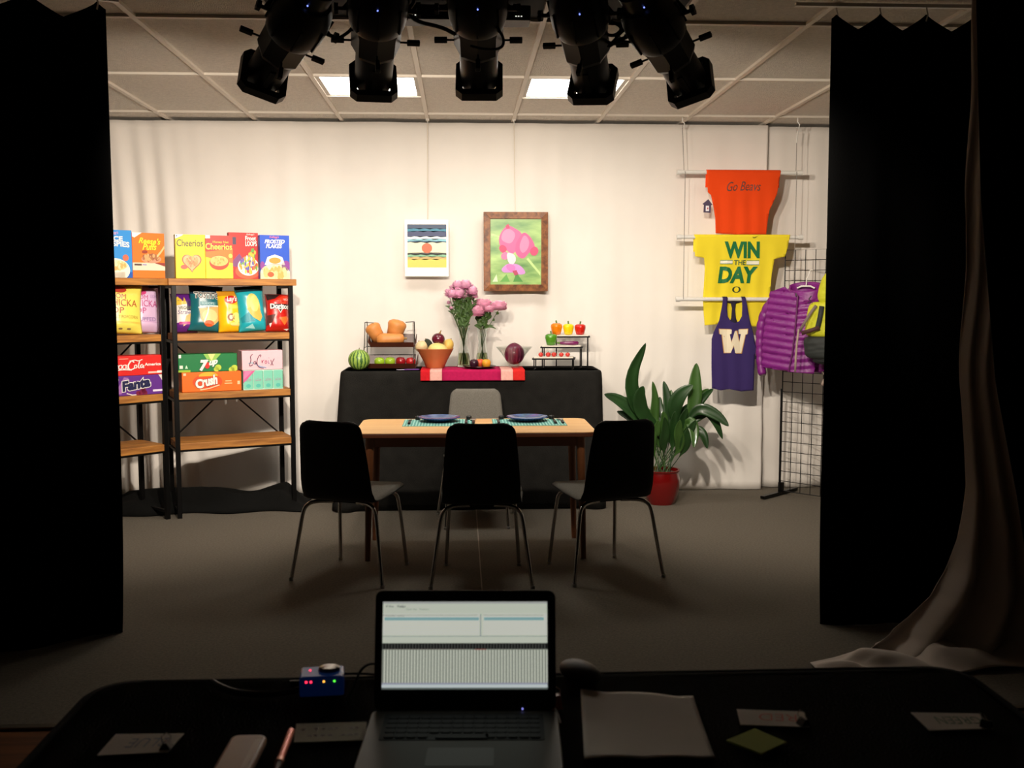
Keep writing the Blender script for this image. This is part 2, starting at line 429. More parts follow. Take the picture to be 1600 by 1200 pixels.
# ================================================================== SHELVING UNITS
shelf_wood = wood('rustic_board', (192, 130, 58), (142, 88, 36), .55, sc=(3, 26, 26))
BZ = [zat(-1.79, 6.53, y) for y in (694, 615, 522.5, 435)]     # board tops, bottom to top
BT = .042
A = ptz(278, 811, 0); B = ptz(464, 794, 0)
class Unit: pass
def shelving(label, org, ang, W, D=.34):
    t = thing('shelving_unit', label, 'shelves', (org.x, org.y, 0), ang, 'wood and black metal shelving units')
    U = Unit(); U.o = Vector((org.x, org.y, 0)); U.ang = ang; U.W = W; U.D = D
    U.d = Vector((cos(ang), sin(ang), 0)); U.n = Vector((-sin(ang), cos(ang), 0))
    for i, z in enumerate(BZ):
        ov = .02 if i == 3 else -.012
        MB().box((W/2, D/2, z-BT/2), (W+2*ov, D+(.03 if i == 3 else -.01), BT)).build('shelf_board', shelf_wood, t, bevel=.003)
    ztop = BZ[3]-BT
    for x in (.014, W-.014):
        for y in (.014, D-.014):
            MB().box((x, y, ztop/2), (.028, .028, ztop)).build('post', BLK, t, bevel=.002)
        for z in [q-BT-.008 for q in BZ[:3]]+[ztop-.009, .05]: MB().box((x, D/2, z), (.022, D-.03, .016)).build('side_rail', BLK, t)
    for z in BZ[:3]:
        for y in (.012, D-.012): MB().box((W/2, y, z-BT-.006), (W-.03, .010, .012)).build('cross_rail', BLK, t)
    z0, z1 = BZ[0]-.02, BZ[2]-.04
    for (xa, xb) in ((.02, W-.02), (W-.02, .02)):
        MB().tube([(xa, D-.004, z0), (xb, D-.004, z1)], .006, 6).build('cross_brace', BLK, t)
    return U
angR = math.atan2(B.y-A.y, B.x-A.x)
UR = shelving('right shelving unit, its top board carrying four cereal boxes and chips below', A, angR, (B-A).length)
FR = ptz(267, 811, 0); angL = radians(45); WL = .76
UL = shelving('left shelving unit, angled, half hidden behind the black stage curtain', FR-Vector((cos(angL), sin(angL), 0))*WL, angL, WL)
def solve(U, px, dep, z):
    lo, hi = -1.0, 2.0
    for _ in range(40):
        m = (lo+hi)/2; p = U.o+U.d*m+U.n*dep+Vector((0, 0, z))
        if proj(p)[0] < px: lo = m
        else: hi = m
    return lo
def seat(U, pxl, pxr, row, dep=.03):
    z = BZ[row]; a = solve(U, pxl, dep, z+.1); b = solve(U, pxr, dep, z+.1)
    return U.o+U.d*((a+b)/2)+U.n*dep+Vector((0, 0, z+.0015)), b-a
def hgt(p, py): return zat(p.x, p.y, py)-p.z
# ------------------------------------------------------------------ cereal boxes
def carton(name, label, cat, U, pxl, pxr, row, pyt, dep, depth, col, group, rot=0, zoff=0, side=None, w=None):
    p, W = seat(U, pxl, pxr, row, dep); H = hgt(p, pyt); W = w or W
    p.z += zoff; H -= zoff
    t = thing(name, label, cat, p, U.ang+rot, group)
    m = MB(); m.box((0, depth/2, H/2), (W, depth, H))
    m.build('carton', mat('card_%02x%02x%02x' % col, col, .5, nz=(30, .03)), t, bevel=.0015, smooth=False)
    pr = Print(lambda u, v, l: Vector((u*W/2, -l, v*H)), clip=(-1, 0, 1, 1))
    tx = Print(lambda u, v, l: Vector((u*W/2, -l-.0012, v*H)), clip=(-1, 0, 1, 1))
    return t, pr, tx, W, H
WHT = (245, 240, 232); GRP = 'cereal boxes on the top shelves'
def heart(cx, cy, rx, ry, n=40):
    o = []
    for k in range(n):
        a = 2*pi*k/n; o.append((cx+rx*sin(a)**3, cy+ry*(13*cos(a)-5*cos(2*a)-2*cos(3*a)-cos(4*a))/14))
    return o
def oatrings(pr, cx, cy, rx, ry, n, c, seed, r=.045, lvl=4, asp=.7):
    rd = random.Random(seed)
    for _ in range(n):
        a = rd.random()*2*pi; q = sqrt(rd.random()); x = cx+rx*q*cos(a); y = cy+ry*q*sin(a)
        cc = rd.choice(c); pr.ell(x, y, r, r*asp, cc, lvl+rd.random()*.8, n=9)
t, pr, tx, W, H = carton('cereal_box', 'yellow cereal box with a heart-shaped bowl and black lettering', 'cereal box', UR, 274.5, 321, 3, 366.5, .03, .06, (248, 226, 30), GRP)
pr.poly([(-1, 1), (-1, .90), (-.55, .97), (-.45, 1)], WHT); pr.ell(-.9, .965, .05, .018, (40, 70, 150), 2, n=10)
pr.poly(heart(.08, .37, .66, .205), (170, 90, 60), 1); pr.poly(heart(.08, .375, .58, .18), (232, 180, 130), 2)
oatrings(pr, .08, .39, .42, .12, 60, [(205, 140, 80), (225, 165, 105), (190, 120, 70)], 3)
pr.ell(-.45, .26, .23, .05, (225, 90, 70), 6); pr.rect(-.15, .66, .55, .668, (200, 180, 40)); pr.rect(-.05, .22, .95, .226, (215, 190, 30))
tx.text('Cheerios', (-.9, .73, .85, .89), (42, 34, 24), 3, bold=.008)
pr.build('printed_picture', t); tx.build('lettering', t)
t, pr, tx, W, H = carton('cereal_box', 'red and yellow honey nut cereal box with an oval bowl', 'cereal box', UR, 321.5, 364, 3, 368, .035, .05, (250, 215, 50), GRP)
pr.rect(-1, .52, 1, 1, (205, 40, 25)); pr.poly([(-1, .5), (1, .36), (1, .7), (-1, .62)], (238, 120, 30), 2); pr.rect(-1, .93, -.65, 1, WHT, 2)
pr.ell(-.02, .37, .72, .17, (215, 60, 25), 3); pr.ell(-.02, .41, .66, .12, (240, 190, 110), 4); oatrings(pr, -.02, .41, .55, .09, 50, [(215, 150, 70), (235, 185, 100)], 5, lvl=5)
pr.ell(.82, .53, .14, .05, (250, 215, 90), 5)
tx.text('Honey Nut', (-.45, .81, .7, .875), (250, 215, 60), 3, bold=.01); tx.text('Cheerios', (-1.0, .67, .95, .82), (250, 222, 80), 3, bold=.02, out=((70, 25, 15), .02))
pr.build('printed_picture', t); tx.build('lettering', t)
t, pr, tx, W, H = carton('cereal_box', 'red cereal box with a bowl of multicoloured rings', 'cereal box', UR, 358, 404, 3, 363.5, .105, .05, (206, 38, 34), GRP)
pr.rect(-.75, .74, -.5, .90, (60, 50, 80)); pr.poly([(-1, .3), (-.3, .55), (0, .4), (-.5, .25)], (120, 60, 120), 1)
pr.ell(.25, .16, .85, .16, (238, 90, 50), 2); pr.ell(.3, .27, .72, .20, WHT, 3)
oatrings(pr, .32, .30, .62, .17, 90, [(240, 200, 60), (220, 60, 60), (110, 170, 70), (90, 90, 180), (240, 150, 50), (235, 225, 210)], 9, r=.07, lvl=4)
oatrings(pr, .55, .55, .3, .08, 10, [(240, 200, 60), (110, 170, 70)], 10, r=.07, lvl=4)
tx.text('Froot', (.12, .83, .85, .93), WHT, 3, bold=.03); tx.text('LOOPS', (.12, .71, .9, .82), WHT, 3, bold=.03, out=((60, 40, 60), .02))
tx.text("Kellogg's", (.2, .94, .75, .985), WHT, 3, shear=.3)
pr.build('printed_picture', t); tx.build('lettering', t)
t, pr, tx, W, H = carton('cereal_box', 'blue frosted cereal box with a white bowl, at the right end of its row', 'cereal box', UR, 406.5, 452.5, 3, 367.5, .03, .055, (28, 82, 200), GRP)
pr.ell(0, .13, 1.0, .22, (245, 225, 190), 1, a0=0, a1=180, n=20); pr.rect(-1, 0, 1, .13, (242, 215, 170), 1)
pr.ell(-.3, .10, .22, .06, (215, 90, 50), 3); oatrings(pr, 0, .14, .85, .10, 26, [(235, 190, 120), (245, 210, 150), (225, 170, 90)], 12, r=.13, lvl=2)
pr.ell(.75, .3, .3, .12, (140, 60, 150), 1); pr.ell(-.85, .3, .16, .10, (140, 60, 150), 1); pr.poly([(-.7, .32), (.7, .32), (.5, .5), (0, .56), (-.5, .5)], (240, 235, 225), 1)
pr.ell(0, .42, .4, .07, (235, 150, 60), 2)
tx.text("Kellogg's", (-.35, .92, .3, .985), (235, 120, 140), 3, shear=.3, bold=.01)
tx.text('FROSTED', (-.68, .81, .68, .90), WHT, 3, shear=.25, bold=.035); tx.text('FLAKES', (-.6, .70, .5, .80), WHT, 3, shear=.25, bold=.035)
pr.build('printed_picture', t); tx.build('lettering', t)
t, pr, tx, W, H = carton('cereal_box', 'orange cereal box of peanut butter puffs with yellow script lettering', 'cereal box', UL, 212, 253, 3, 364, .02, .055, (242, 118, 28), GRP, rot=-.12, w=.20)
pr.poly([(-1, 1), (-1, .91), (-.85, .89), (-.6, .95), (-.4, 1)], WHT); pr.rect(-1, .17, 1, .34, (240, 215, 190), 1)
pr.ell(.15, .42, .62, .09, (225, 150, 120), 2); oatrings(pr, .15, .45, .5, .06, 40, [(150, 90, 60), (215, 165, 110), (170, 110, 70)], 20, r=.08, lvl=3, asp=.55)
pr.poly(stroke([(.5, .48), (.75, .58), (.98, .70)], .06), (240, 190, 130), 4); pr.ell(-.25, .58, .18, .035, (150, 60, 40), 4)
pr.poly([(.3, .34), (1, .34), (1, .26)], (150, 60, 50), 3); pr.rect(-.9, .275, -.45, .315, (90, 70, 60), 3); pr.rect(-.4, .28, -.15, .31, (150, 150, 190), 3)
tx.text("Reese's", (-.62, .755, .75, .89), (250, 225, 50), 3, shear=.35, bold=.03, out=((90, 60, 30), .015), tilt=-.02)
tx.text('Puffs', (-.4, .62, .5, .77), (250, 225, 50), 3, shear=.35, bold=.03, out=((90, 60, 30), .015))
pr.build('printed_picture', t); tx.build('lettering', t)
s = MB(); s.box((-W/2-.0006, .0275, H/2), (.001, .05, H-.01)); s.build('side_print', ink((190, 60, 40)), t, smooth=False)
t, pr, tx, W, H = carton('cereal_box', 'light blue crisped rice cereal box beside the black curtain', 'cereal box', UL, 158, 203, 3, 359, .02, .055, (40, 140, 215), GRP, rot=-.1, w=.20)
pr.ell(-.1, .16, .95, .25, (245, 235, 215), 2); pr.rect(-1, 0, .55, .12, (245, 235, 215), 2); pr.ell(-.1, .26, .8, .11, (235, 200, 140), 3)
oatrings(pr, -.1, .26, .7, .085, 50, [(240, 210, 150), (225, 175, 100), (250, 230, 180)], 30, r=.09, lvl=4, asp=.5)
pr.ell(.6, .42, .18, .07, (225, 110, 80), 3); pr.ell(-.35, .52, .25, .05, (230, 170, 110), 3); pr.rect(.6, 0, 1, .12, (30, 90, 180), 1); pr.ell(-.85, .8, .18, .06, (225, 160, 130), 1)
tx.text("Kellogg's", (-.45, .90, .2, .97), (235, 170, 200), 3, shear=.3, bold=.01); tx.text('RICE', (-.5, .77, .45, .87), WHT, 3, bold=.04)
tx.text('KRISPIES', (-.85, .635, .85, .75), WHT, 3, bold=.035, arc=.02)
pr.build('printed_picture', t); tx.build('lettering', t)
s = MB(); s.box((W/2+.0006, .0275, H/2), (.001, .05, H-.01)); s.build('side_print', ink((60, 70, 150)), t, smooth=False)
# ------------------------------------------------------------------ drink cartons
G2 = 'drink cartons on the third shelves'
def dcase(name, label, U, pxl, pxr, pyb, pyt, dep, col, zoff, depth=.13, rot=0, w=None, row=1, pyt2=None):
    p, W = seat(U, pxl, pxr, row, dep); W = w or W
    H = (hgt(p, pyt) - zoff) if pyt else 0
    p.z += zoff
    t = thing(name, label, 'drink carton', p, U.ang+rot, G2)
    MB().box((0, depth/2, H/2), (W, depth, H)).build('carton', mat('card_%02x%02x%02x' % col, col, .45, nz=(30, .03)), t, bevel=.003)
    pr = Print(lambda u, v, l: Vector((u*W/2, -l, v*H)), clip=(-1, 0, 1, 1)); tx = Print(lambda u, v, l: Vector((u*W/2, -l-.0012, v*H)), clip=(-1, 0, 1, 1))
    return t, pr, tx, H
t, pr, tx, h1 = dcase('drink_carton', 'orange soda carton with white lettering, under the green one', UR, 284, 377, 0, 581, .03, (244, 110, 24), 0)
pr.ell(-.12, .78, .32, .22, (245, 180, 50), 1, a0=0, a1=180); pr.ell(-.15, .5, .50, .40, (238, 80, 30), 0); pr.rect(-.95, .84, -.86, .96, (250, 210, 170), 1)
pr.rect(.42, .36, .68, .42, (250, 190, 130), 1); pr.rect(.45, .48, .66, .54, (250, 190, 130), 1); pr.rect(.86, .32, .95, .5, (250, 200, 150), 1); pr.poly(stroke([(-.4, .10), (-.1, .16), (.25, .32)], .05), (250, 215, 170), 2)
tx.text('C', (-.56, .18, -.30, .66), WHT, 4, bold=.05, out=((110, 50, 30), .03)); tx.text('rush', (-.33, .30, .18, .82), WHT, 4, bold=.05, out=((110, 50, 30), .03), tilt=.28)
pr.build('printed_picture', t); tx.build('lettering', t)
t, pr, tx, h2 = dcase('drink_carton', 'green lemon lime soda carton lying on top of the orange one', UR, 279, 371, 0, 553, .045, (12, 120, 62), h1+.001)
pr.poly([(-.15, 1), (.45, 1), (.2, .55), (0, .6)], (150, 200, 90), 1); pr.poly([(-.0, 1), (.25, 1), (.12, .6)], (235, 225, 140), 2)
pr.rect(-1, 0, -.6, .12, (150, 190, 50), 1); pr.rect(-.98, .8, -.9, .98, WHT, 2); pr.rect(-.96, .2, -.85, .38, (225, 235, 215), 2); pr.poly([(-.78, .2), (-.68, .2), (-.73, .4)], (200, 235, 200), 2)
for cx, cy, r in ((.34, .22, .11), (.28, .12, .09), (.9, .16, .12), (.8, .08, .1)): pr.ell(cx, cy, r, r*1.5, (190, 210, 70), 2)
tx.text('7', (-.3, .04, .02, .68), WHT, 4, shear=.2, bold=.06, out=((20, 90, 50), .03)); pr.ell(-.03, .36, .085, .19, (215, 45, 35), 6); tx.text('up', (.03, .28, .33, .64), WHT, 5, shear=.3, bold=.05, tilt=.3)
pr.build('printed_picture', t); tx.build('lettering', t)
def cans(pr, n, seed):
    pr.rect(-1, 0, 1, 1, (210, 235, 220), 0)
    for k in range(n):
        x0 = -1+2*k/n; x1 = x0+2/n
        pr.poly(rrect(2/n*.92, .95, .05, 3, (x0+x1)/2, .5), (128, 208, 182), 1); pr.rect(x1-.03, .05, x1, .95, (100, 160, 130), 2)
        pr.ell((x0+x1)/2, .2, .12, .10, (90, 190, 175), 2, n=12)
t, pr, tx, h3 = dcase('drink_carton', 'mint green sparkling water carton picturing cans, under the pink one', UR, 380, 442, 0, 578, .03, (150, 215, 190), 0)
cans(pr, 4, 1); pr.poly([(-1, .98), (-.75, .98), (-.4, .98), (-1, .35)], (225, 95, 150), 4)
pr.poly([(-.92, .95), (-.55, .95), (-1, .5), (-1, .62)], (240, 130, 175), 5)
for k in range(4): tx.text('LaCroix', (-1+.5*k+.1, .45, -1+.5*k+.4, .60), (190, 120, 160), 3, shear=.3)
pr.build('printed_picture', t); tx.build('lettering', t)
t, pr, tx, h4 = dcase('drink_carton', 'pale pink sparkling water carton with dark script, topmost beside the shelf post', UR, 378.5, 442, 0, 547.5, .035, (246, 196, 205), h3+.001)
pr.poly(stroke([(-.35, .30), (-.15, .18), (.2, .10), (.15, .08)], [.02, .07, .05, .01]), (160, 175, 210), 1); pr.poly(stroke([(-.7, .34), (-.5, .38), (-.45, .3)], .05), (150, 190, 205), 1)
scr = (90, 40, 75)
def pen(tx, pts, w, c, lvl=4):
    # smooth a polyline a little
    q = [Vector(p) for p in pts]
    for _ in range(2):
        o = [q[0]]
        for i in range(len(q)-1): o += [q[i].lerp(q[i+1], .25), q[i].lerp(q[i+1], .75)]
        o.append(q[-1]); q = o
    tx.poly(stroke([(p.x, p.y) for p in q], w), c, lvl)
pen(tx, [(-.48, .82), (-.60, .70), (-.55, .5), (-.66, .26), (-.60, .20), (-.48, .28)], .035, scr)
pen(tx, [(-.34, .46), (-.44, .42), (-.42, .30), (-.34, .32), (-.33, .46), (-.30, .30)], .03, scr)
pen(tx, [(-.10, .66), (-.06, .78), (-.16, .76), (-.26, .55), (-.28, .30), (-.18, .12), (.05, .08)], .035, scr)
pen(tx, [(-.04, .50), (-.02, .32), (.0, .46), (.08, .50)], .03, (170, 70, 110))
pen(tx, [(.16, .48), (.10, .38), (.16, .30), (.22, .38), (.17, .49)], .03, (170, 70, 110))
pen(tx, [(.28, .48), (.27, .32), (.34, .34)], .03, (140, 90, 150)); pen(tx, [(.30, .60), (.32, .62)], .03, (140, 90, 150))
pen(tx, [(.40, .50), (.46, .34), (.52, .22)], .03, scr); pen(tx, [(.58, .56), (.46, .34), (.40, .22)], .03, scr)
pr.build('printed_picture', t); tx.build('lettering', t)
# left unit cartons
t, pr, tx, h5 = dcase('drink_carton', 'purple grape soda carton under the red cola carton', UL, 165, 254, 0, 587, .03, (98, 44, 140), 0, rot=-.12)
pr.rect(-1, 0, -.72, 1, (120, 30, 150), 0); pr.poly([(-.68, .1), (-.45, .1), (-.2, .9), (-.35, .95)], (165, 110, 180), 1); pr.rect(-.93, .72, -.86, .92, WHT, 2); pr.rect(-.95, .02, -.7, .12, WHT, 2)
pr.rect(.60, .14, .95, .24, (240, 225, 245), 2); pr.poly([(.8, 1), (.98, 1), (.98, .55)], (225, 220, 210), 1); pr.ell(-.62, .82, .1, .1, (160, 195, 150), 2)
for cx, cy in ((.2, .12), (.3, .2), (.1, .08), (.34, .08), (.26, .3)): pr.ell(cx, cy, .07, .14, (120, 20, 60), 3)
pr.poly(stroke([(-.28, .12), (-.1, .02), (.15, .03)], .04), WHT, 2)
tx.text('Fanta', (-.42, .30, .52, .84), (28, 30, 74), 4, bold=.06, out=(WHT, .05), tilt=.22)
pr.build('printed_picture', t); tx.build('lettering', t)
t, pr, tx, h6 = dcase('drink_carton', 'red cola carton with white script stacked on the purple one', UL, 165, 254.5, 0, 556, .03, (222, 34, 28), h5+.001, rot=-.12)
pr.rect(-.5, .84, -.2, .88, (240, 150, 130), 1); pr.rect(.45, .08, 1, .17, (245, 200, 185), 1); pr.rect(.75, .08, 1, .2, WHT, 2)
tx.text('America', (.33, .47, .88, .62), WHT, 3, bold=.03)
W_ = WHT
pen(tx, [(-.62, .64), (-.60, .74), (-.66, .74), (-.78, .55), (-.82, .36), (-.76, .26), (-.6, .30), (-.35, .33), (-.1, .28)], .05, W_)
for cx in (-.60, -.47, -.34): pen(tx, [(cx+.05, .56), (cx-.04, .54), (cx-.06, .40), (cx, .34), (cx+.06, .42), (cx+.05, .57)], .036, W_)
pen(tx, [(-.27, .56), (-.28, .38), (-.22, .36)], .036, W_)
pen(tx, [(-.02, .66), (-.06, .76), (-.14, .72), (-.22, .52), (-.20, .34), (-.10, .30), (.0, .38)], .05, W_)
pen(tx, [(-.16, .74), (.02, .80), (.12, .72), (.26, .80)], .04, W_)
pen(tx, [(.05, .54), (-.0, .52), (-.01, .40), (.04, .36), (.08, .44), (.05, .55)], .036, W_)
pen(tx, [(.17, .72), (.12, .5), (.13, .36), (.17, .38)], .036, W_); pen(tx, [(.27, .56), (.20, .52), (.19, .40), (.24, .36), (.29, .56), (.30, .36)], .036, W_)
pr.build('printed_picture', t); tx.build('lettering', t)
# ------------------------------------------------------------------ snack bags
G3 = 'snack bags on the second shelves'
def bag(label, U, pxl, pxr, pyt, col, dep=.05, lean=.14, tilt=0, rot=0, topc=None, w=None, deep=.045, back=None, seed=1, pk=0):
    p, W = seat(U, pxl, pxr, 2, dep); W = w or W; H = hgt(p, pyt)/cos(lean)
    t = thing('snack_bag', label, 'snack bag', p, U.ang+rot, G3)
    R = Matrix.Rotation(-lean, 3, 'X') @ Matrix.Rotation(tilt, 3, 'Y')
    lowest = abs(sin(tilt))*W/2
    def fn(side):
        def f(u, v, l):
            u2 = max(-1, min(1, u)); e = (1-abs(u2)**2.6)**.75*(min(1, v/.16)**.6)*(min(1, (1-v)/.20)**.7) if 0 < v < 1 else 0
            wr = .0035*n1(u*3+seed*7, v*7, seed)+.003*sin(u*13+seed)*((1-min(1, v/.2))+(1-min(1, (1-v)/.2)))
            pinch = 1-.10*sin(pi*v)**.8
            q = Vector((u*W/2*pinch, side*(deep*e+abs(e)**.3*wr)+ (wr*.4), v*H))
            q.y += side*l
            q = R @ q; q.z += lowest; q.y += deep*.8
            return q
        return f
    m = MB()
    def g(side): return lambda a, b: fn(side)(2*a-1, b, 0)
    m.grid(g(-1), 22, 26); m.grid(g(1), 22, 26)
    m.build('bag', mat('foil_%02x%02x%02x' % col, col, .32, nz=(6, .04)), t, ang=180)
    pr = Print(lambda u, v, l: fn(-1)(u, v, l+.0012), sub=.09, clip=(-.96, .012, .96, .988)); tx = Print(lambda u, v, l: fn(-1)(u, v, l+.0022), sub=.09, clip=(-.96, .012, .96, .988))
    if topc: pr.rect(-.985, .87, .985, .995, topc, 0)
    return t, pr, tx
t, pr, tx = bag('purple and white cheese puff snack bag beside the middle shelf posts', UR, 277, 302, 459, (96, 34, 128), seed=1, w=.16, dep=.12)
pr.rect(-.95, .25, .7, .72, (235, 225, 220), 0); pr.poly([(-.2, .15), (.95, .35), (.9, .55), (.1, .42)], (230, 180, 110), 1); pr.poly([(-.8, .8), (-.5, .92), (-.1, .78), (0, .9), (.2, .72), (-.8, .68)], (225, 190, 60), 1)
pr.rect(-.5, .20, .95, .27, (190, 60, 140), 2); pr.rect(.2, .55, .95, .8, (60, 20, 90), 1)
tx.text('VEGGIE', (-.5, .58, .6, .66), (90, 110, 60), 2, bold=.02); tx.text('Straws', (-.6, .46, .7, .57), (80, 60, 120), 2, shear=.2)
pr.build('printed_picture', t); tx.build('lettering', t)
t, pr, tx = bag('teal tortilla chip bag with big white and black lettering', UR, 296, 345, 448.5, (24, 104, 114), dep=.09, topc=(20, 30, 48), tilt=.07, seed=2, w=.215)  # dark top band: shade of the board above, put into the colour
pr.rect(-.98, .80, .98, .88, (20, 48, 66), 0); pr.poly([(-.45, .48), (.9, .56), (1, .30), (.5, .14), (.1, .10), (-.3, .25)], (228, 175, 110), 1)
pr.ell(.25, .34, .5, .14, (240, 205, 140), 2, n=14); pr.ell(.2, .17, .3, .07, (225, 100, 50), 3); pr.poly(stroke([(-.5, .5), (0, .54), (.8, .56)], .03), (215, 230, 225), 3); pr.poly(stroke([(.15, .55), (.1, .4), (-.1, .2)], .06), (235, 240, 235), 4)
pr.rect(-.4, .56, .6, .64, (80, 140, 150), 2)
tx.text('TOSTITOS', (-.75, .71, 1.0, .84), (18, 18, 20), 3, bold=.03, out=(WHT, .05))
tx.text('SCOOPS', (-.3, .58, .5, .63), (200, 225, 225), 2)
pr.build('printed_picture', t); tx.build('lettering', t)
t, pr, tx = bag('yellow potato chip bag with a red banner, between the two teal bags', UR, 342, 381, 455, (246, 196, 22), dep=.065, tilt=-.02, seed=3, topc=(205, 140, 30))
pr.ell(.12, .77, .58, .10, (205, 40, 35), 1); pr.ell(.02, .35, .33, .09, (140, 84, 48), 1); pr.ell(-.0, .35, .14, .05, (235, 215, 170), 4); pr.ell(.5, .34, .4, .12, (250, 225, 120), 1); pr.ell(.3, .60, .5, .05, (252, 215, 80), 0); pr.ell(.35, .18, .45, .05, (248, 205, 110), 1)
tx.text("Lay's", (-.25, .69, .62, .86), WHT, 3, bold=.03, shear=.15)
pr.build('printed_picture', t); tx.build('lettering', t)
t, pr, tx = bag('turquoise chip bag picturing a large wavy chip', UR, 374, 420, 448.5, (34, 168, 182), dep=.04, tilt=-.06, seed=4, topc=(12, 52, 60))  # dark top band colours in the shade from the upper board
pr.ell(.12, .56, .50, .26, (240, 205, 100), 1, rot=-.1, n=18); pr.poly([(-.4, .5), (0, .3), (.5, .2), (.7, .3), (.5, .6)], (240, 180, 80), 2); pr.ell(.2, .60, .33, .18, (246, 216, 118), 3)
pr.poly([(-.6, .08), (-.1, .16), (.1, .05)], (160, 225, 225), 1); pr.poly([(-.9, .3), (-.3, .42), (.1, .22), (-.8, .2)], (24, 140, 155), 1)
pr.build('printed_picture', t)
t, pr, tx = bag('red and black nacho chip bag at the right end of its shelf', UR, 416, 455, 460.5, (196, 30, 22), dep=.015, tilt=.03, seed=5)
pr.poly([(-.98, .99), (.2, .98), (-.3, .86), (-.9, .82)], (40, 24, 24), 1); pr.poly([(-.98, .42), (-.3, .45), (-.6, .20), (-.98, .15)], (90, 40, 36), 1); pr.poly([(.0, .36), (.7, .40), (.98, .34), (.45, .16)], (236, 110, 40), 2)
pr.poly([(-.1, .86), (.5, .97), (.98, .92), (.6, .72), (.1, .74)], (225, 60, 30), 0); pr.poly([(.4, .06), (.9, .08), (.7, .02)], WHT, 2); pr.poly([(-.8, .2), (-.6, .22), (-.7, .1)], WHT, 2); pr.poly([(-.1, .60), (.4, .62), (.15, .48)], WHT, 2); pr.poly([(-.02, .585), (.3, .60), (.14, .51)], (60, 20, 20), 3)
pr.rect(-.75, .59, .98, .72, (30, 16, 18), 1)
tx.text('Doritos', (-.72, .59, .96, .73), WHT, 3, bold=.04)
tx.text('NACHO', (.45, .82, .95, .88), WHT, 2)
pr.build('printed_picture', t); tx.build('lettering', t)
def boom(pr, tx, c1, c2):
    pr.rect(-.9, .22, .85, .225, c2, 0)
    tx.text('BOOM', (-.80, .70, .15, .80), c1, 2, bold=.0, tilt=-.03); tx.text('CHICKA', (-.82, .545, .72, .68), c1, 2, bold=.0, tilt=-.01); tx.text('POP', (-.82, .40, .05, .52), c1, 2, bold=.0)
t, pr, tx = bag('lilac popcorn bag with pink lettering, right of the yellow popcorn bag', UL, 204, 249, 448, (222, 188, 222), dep=.09, tilt=.05, rot=-.2, seed=7, w=.23)
boom(pr, tx, (190, 60, 130), (190, 130, 190)); pr.ell(-.2, .85, .28, .06, (215, 70, 130), 2)
for k in range(5): tx.text('PUFFED', (-.5, .24-.0*k, .6, .32), (180, 150, 200), 1, bold=.01)
tx.text('LIGHT', (.3, .73, .75, .80), (180, 140, 190), 2)
pr.build('printed_picture', t); tx.build('lettering', t)
t, pr, tx = bag('yellow popcorn bag with red lettering, beside the black stage curtain', UL, 166, 216, 446, (240, 222, 96), dep=.03, tilt=.06, rot=-.2, seed=8, w=.26)
boom(pr, tx, (175, 70, 40), (225, 170, 60)); pr.ell(-.15, .88, .35, .07, (180, 60, 40), 2); pr.rect(-.9, .20, .9, .24, (236, 200, 80), 0)
tx.text('SEA SALT POPCORN', (-.85, .30, .75, .36), (180, 150, 60), 2)
for x in (-.6, -.1, .3): pr.ell(x, .09, .10, .018, (140, 110, 70), 2, n=10)
pr.build('printed_picture', t); tx.build('lettering', t)
# dark fabric lying along the foot of the shelves
def puddle(name, label, fn_c, nu, nv, m):
    return tag(MB().grid(fn_c, nu, nv).build(name, m, solid=.003), label, 'cloth')
def pc(u, v):
    x = -2.35+1.32*u; y = 6.62+.10*u+.55*v+.03*sin(u*17); h = .15*sin(pi*min(1, max(0, v)))**.6*(.6+.35*n1(u*5, v*2, 2))+.03*sin(v*14+u*6)*sin(pi*v)
    return Vector((x, y-.20*max(0, .35-u), .006+max(0, h)*min(1, 8*u+.05)*min(1, 8*(1-u)+.05)))
puddle('floor_cloth', 'crumpled black cloth on the carpet behind the shelves', pc, 90, 30, BCL)
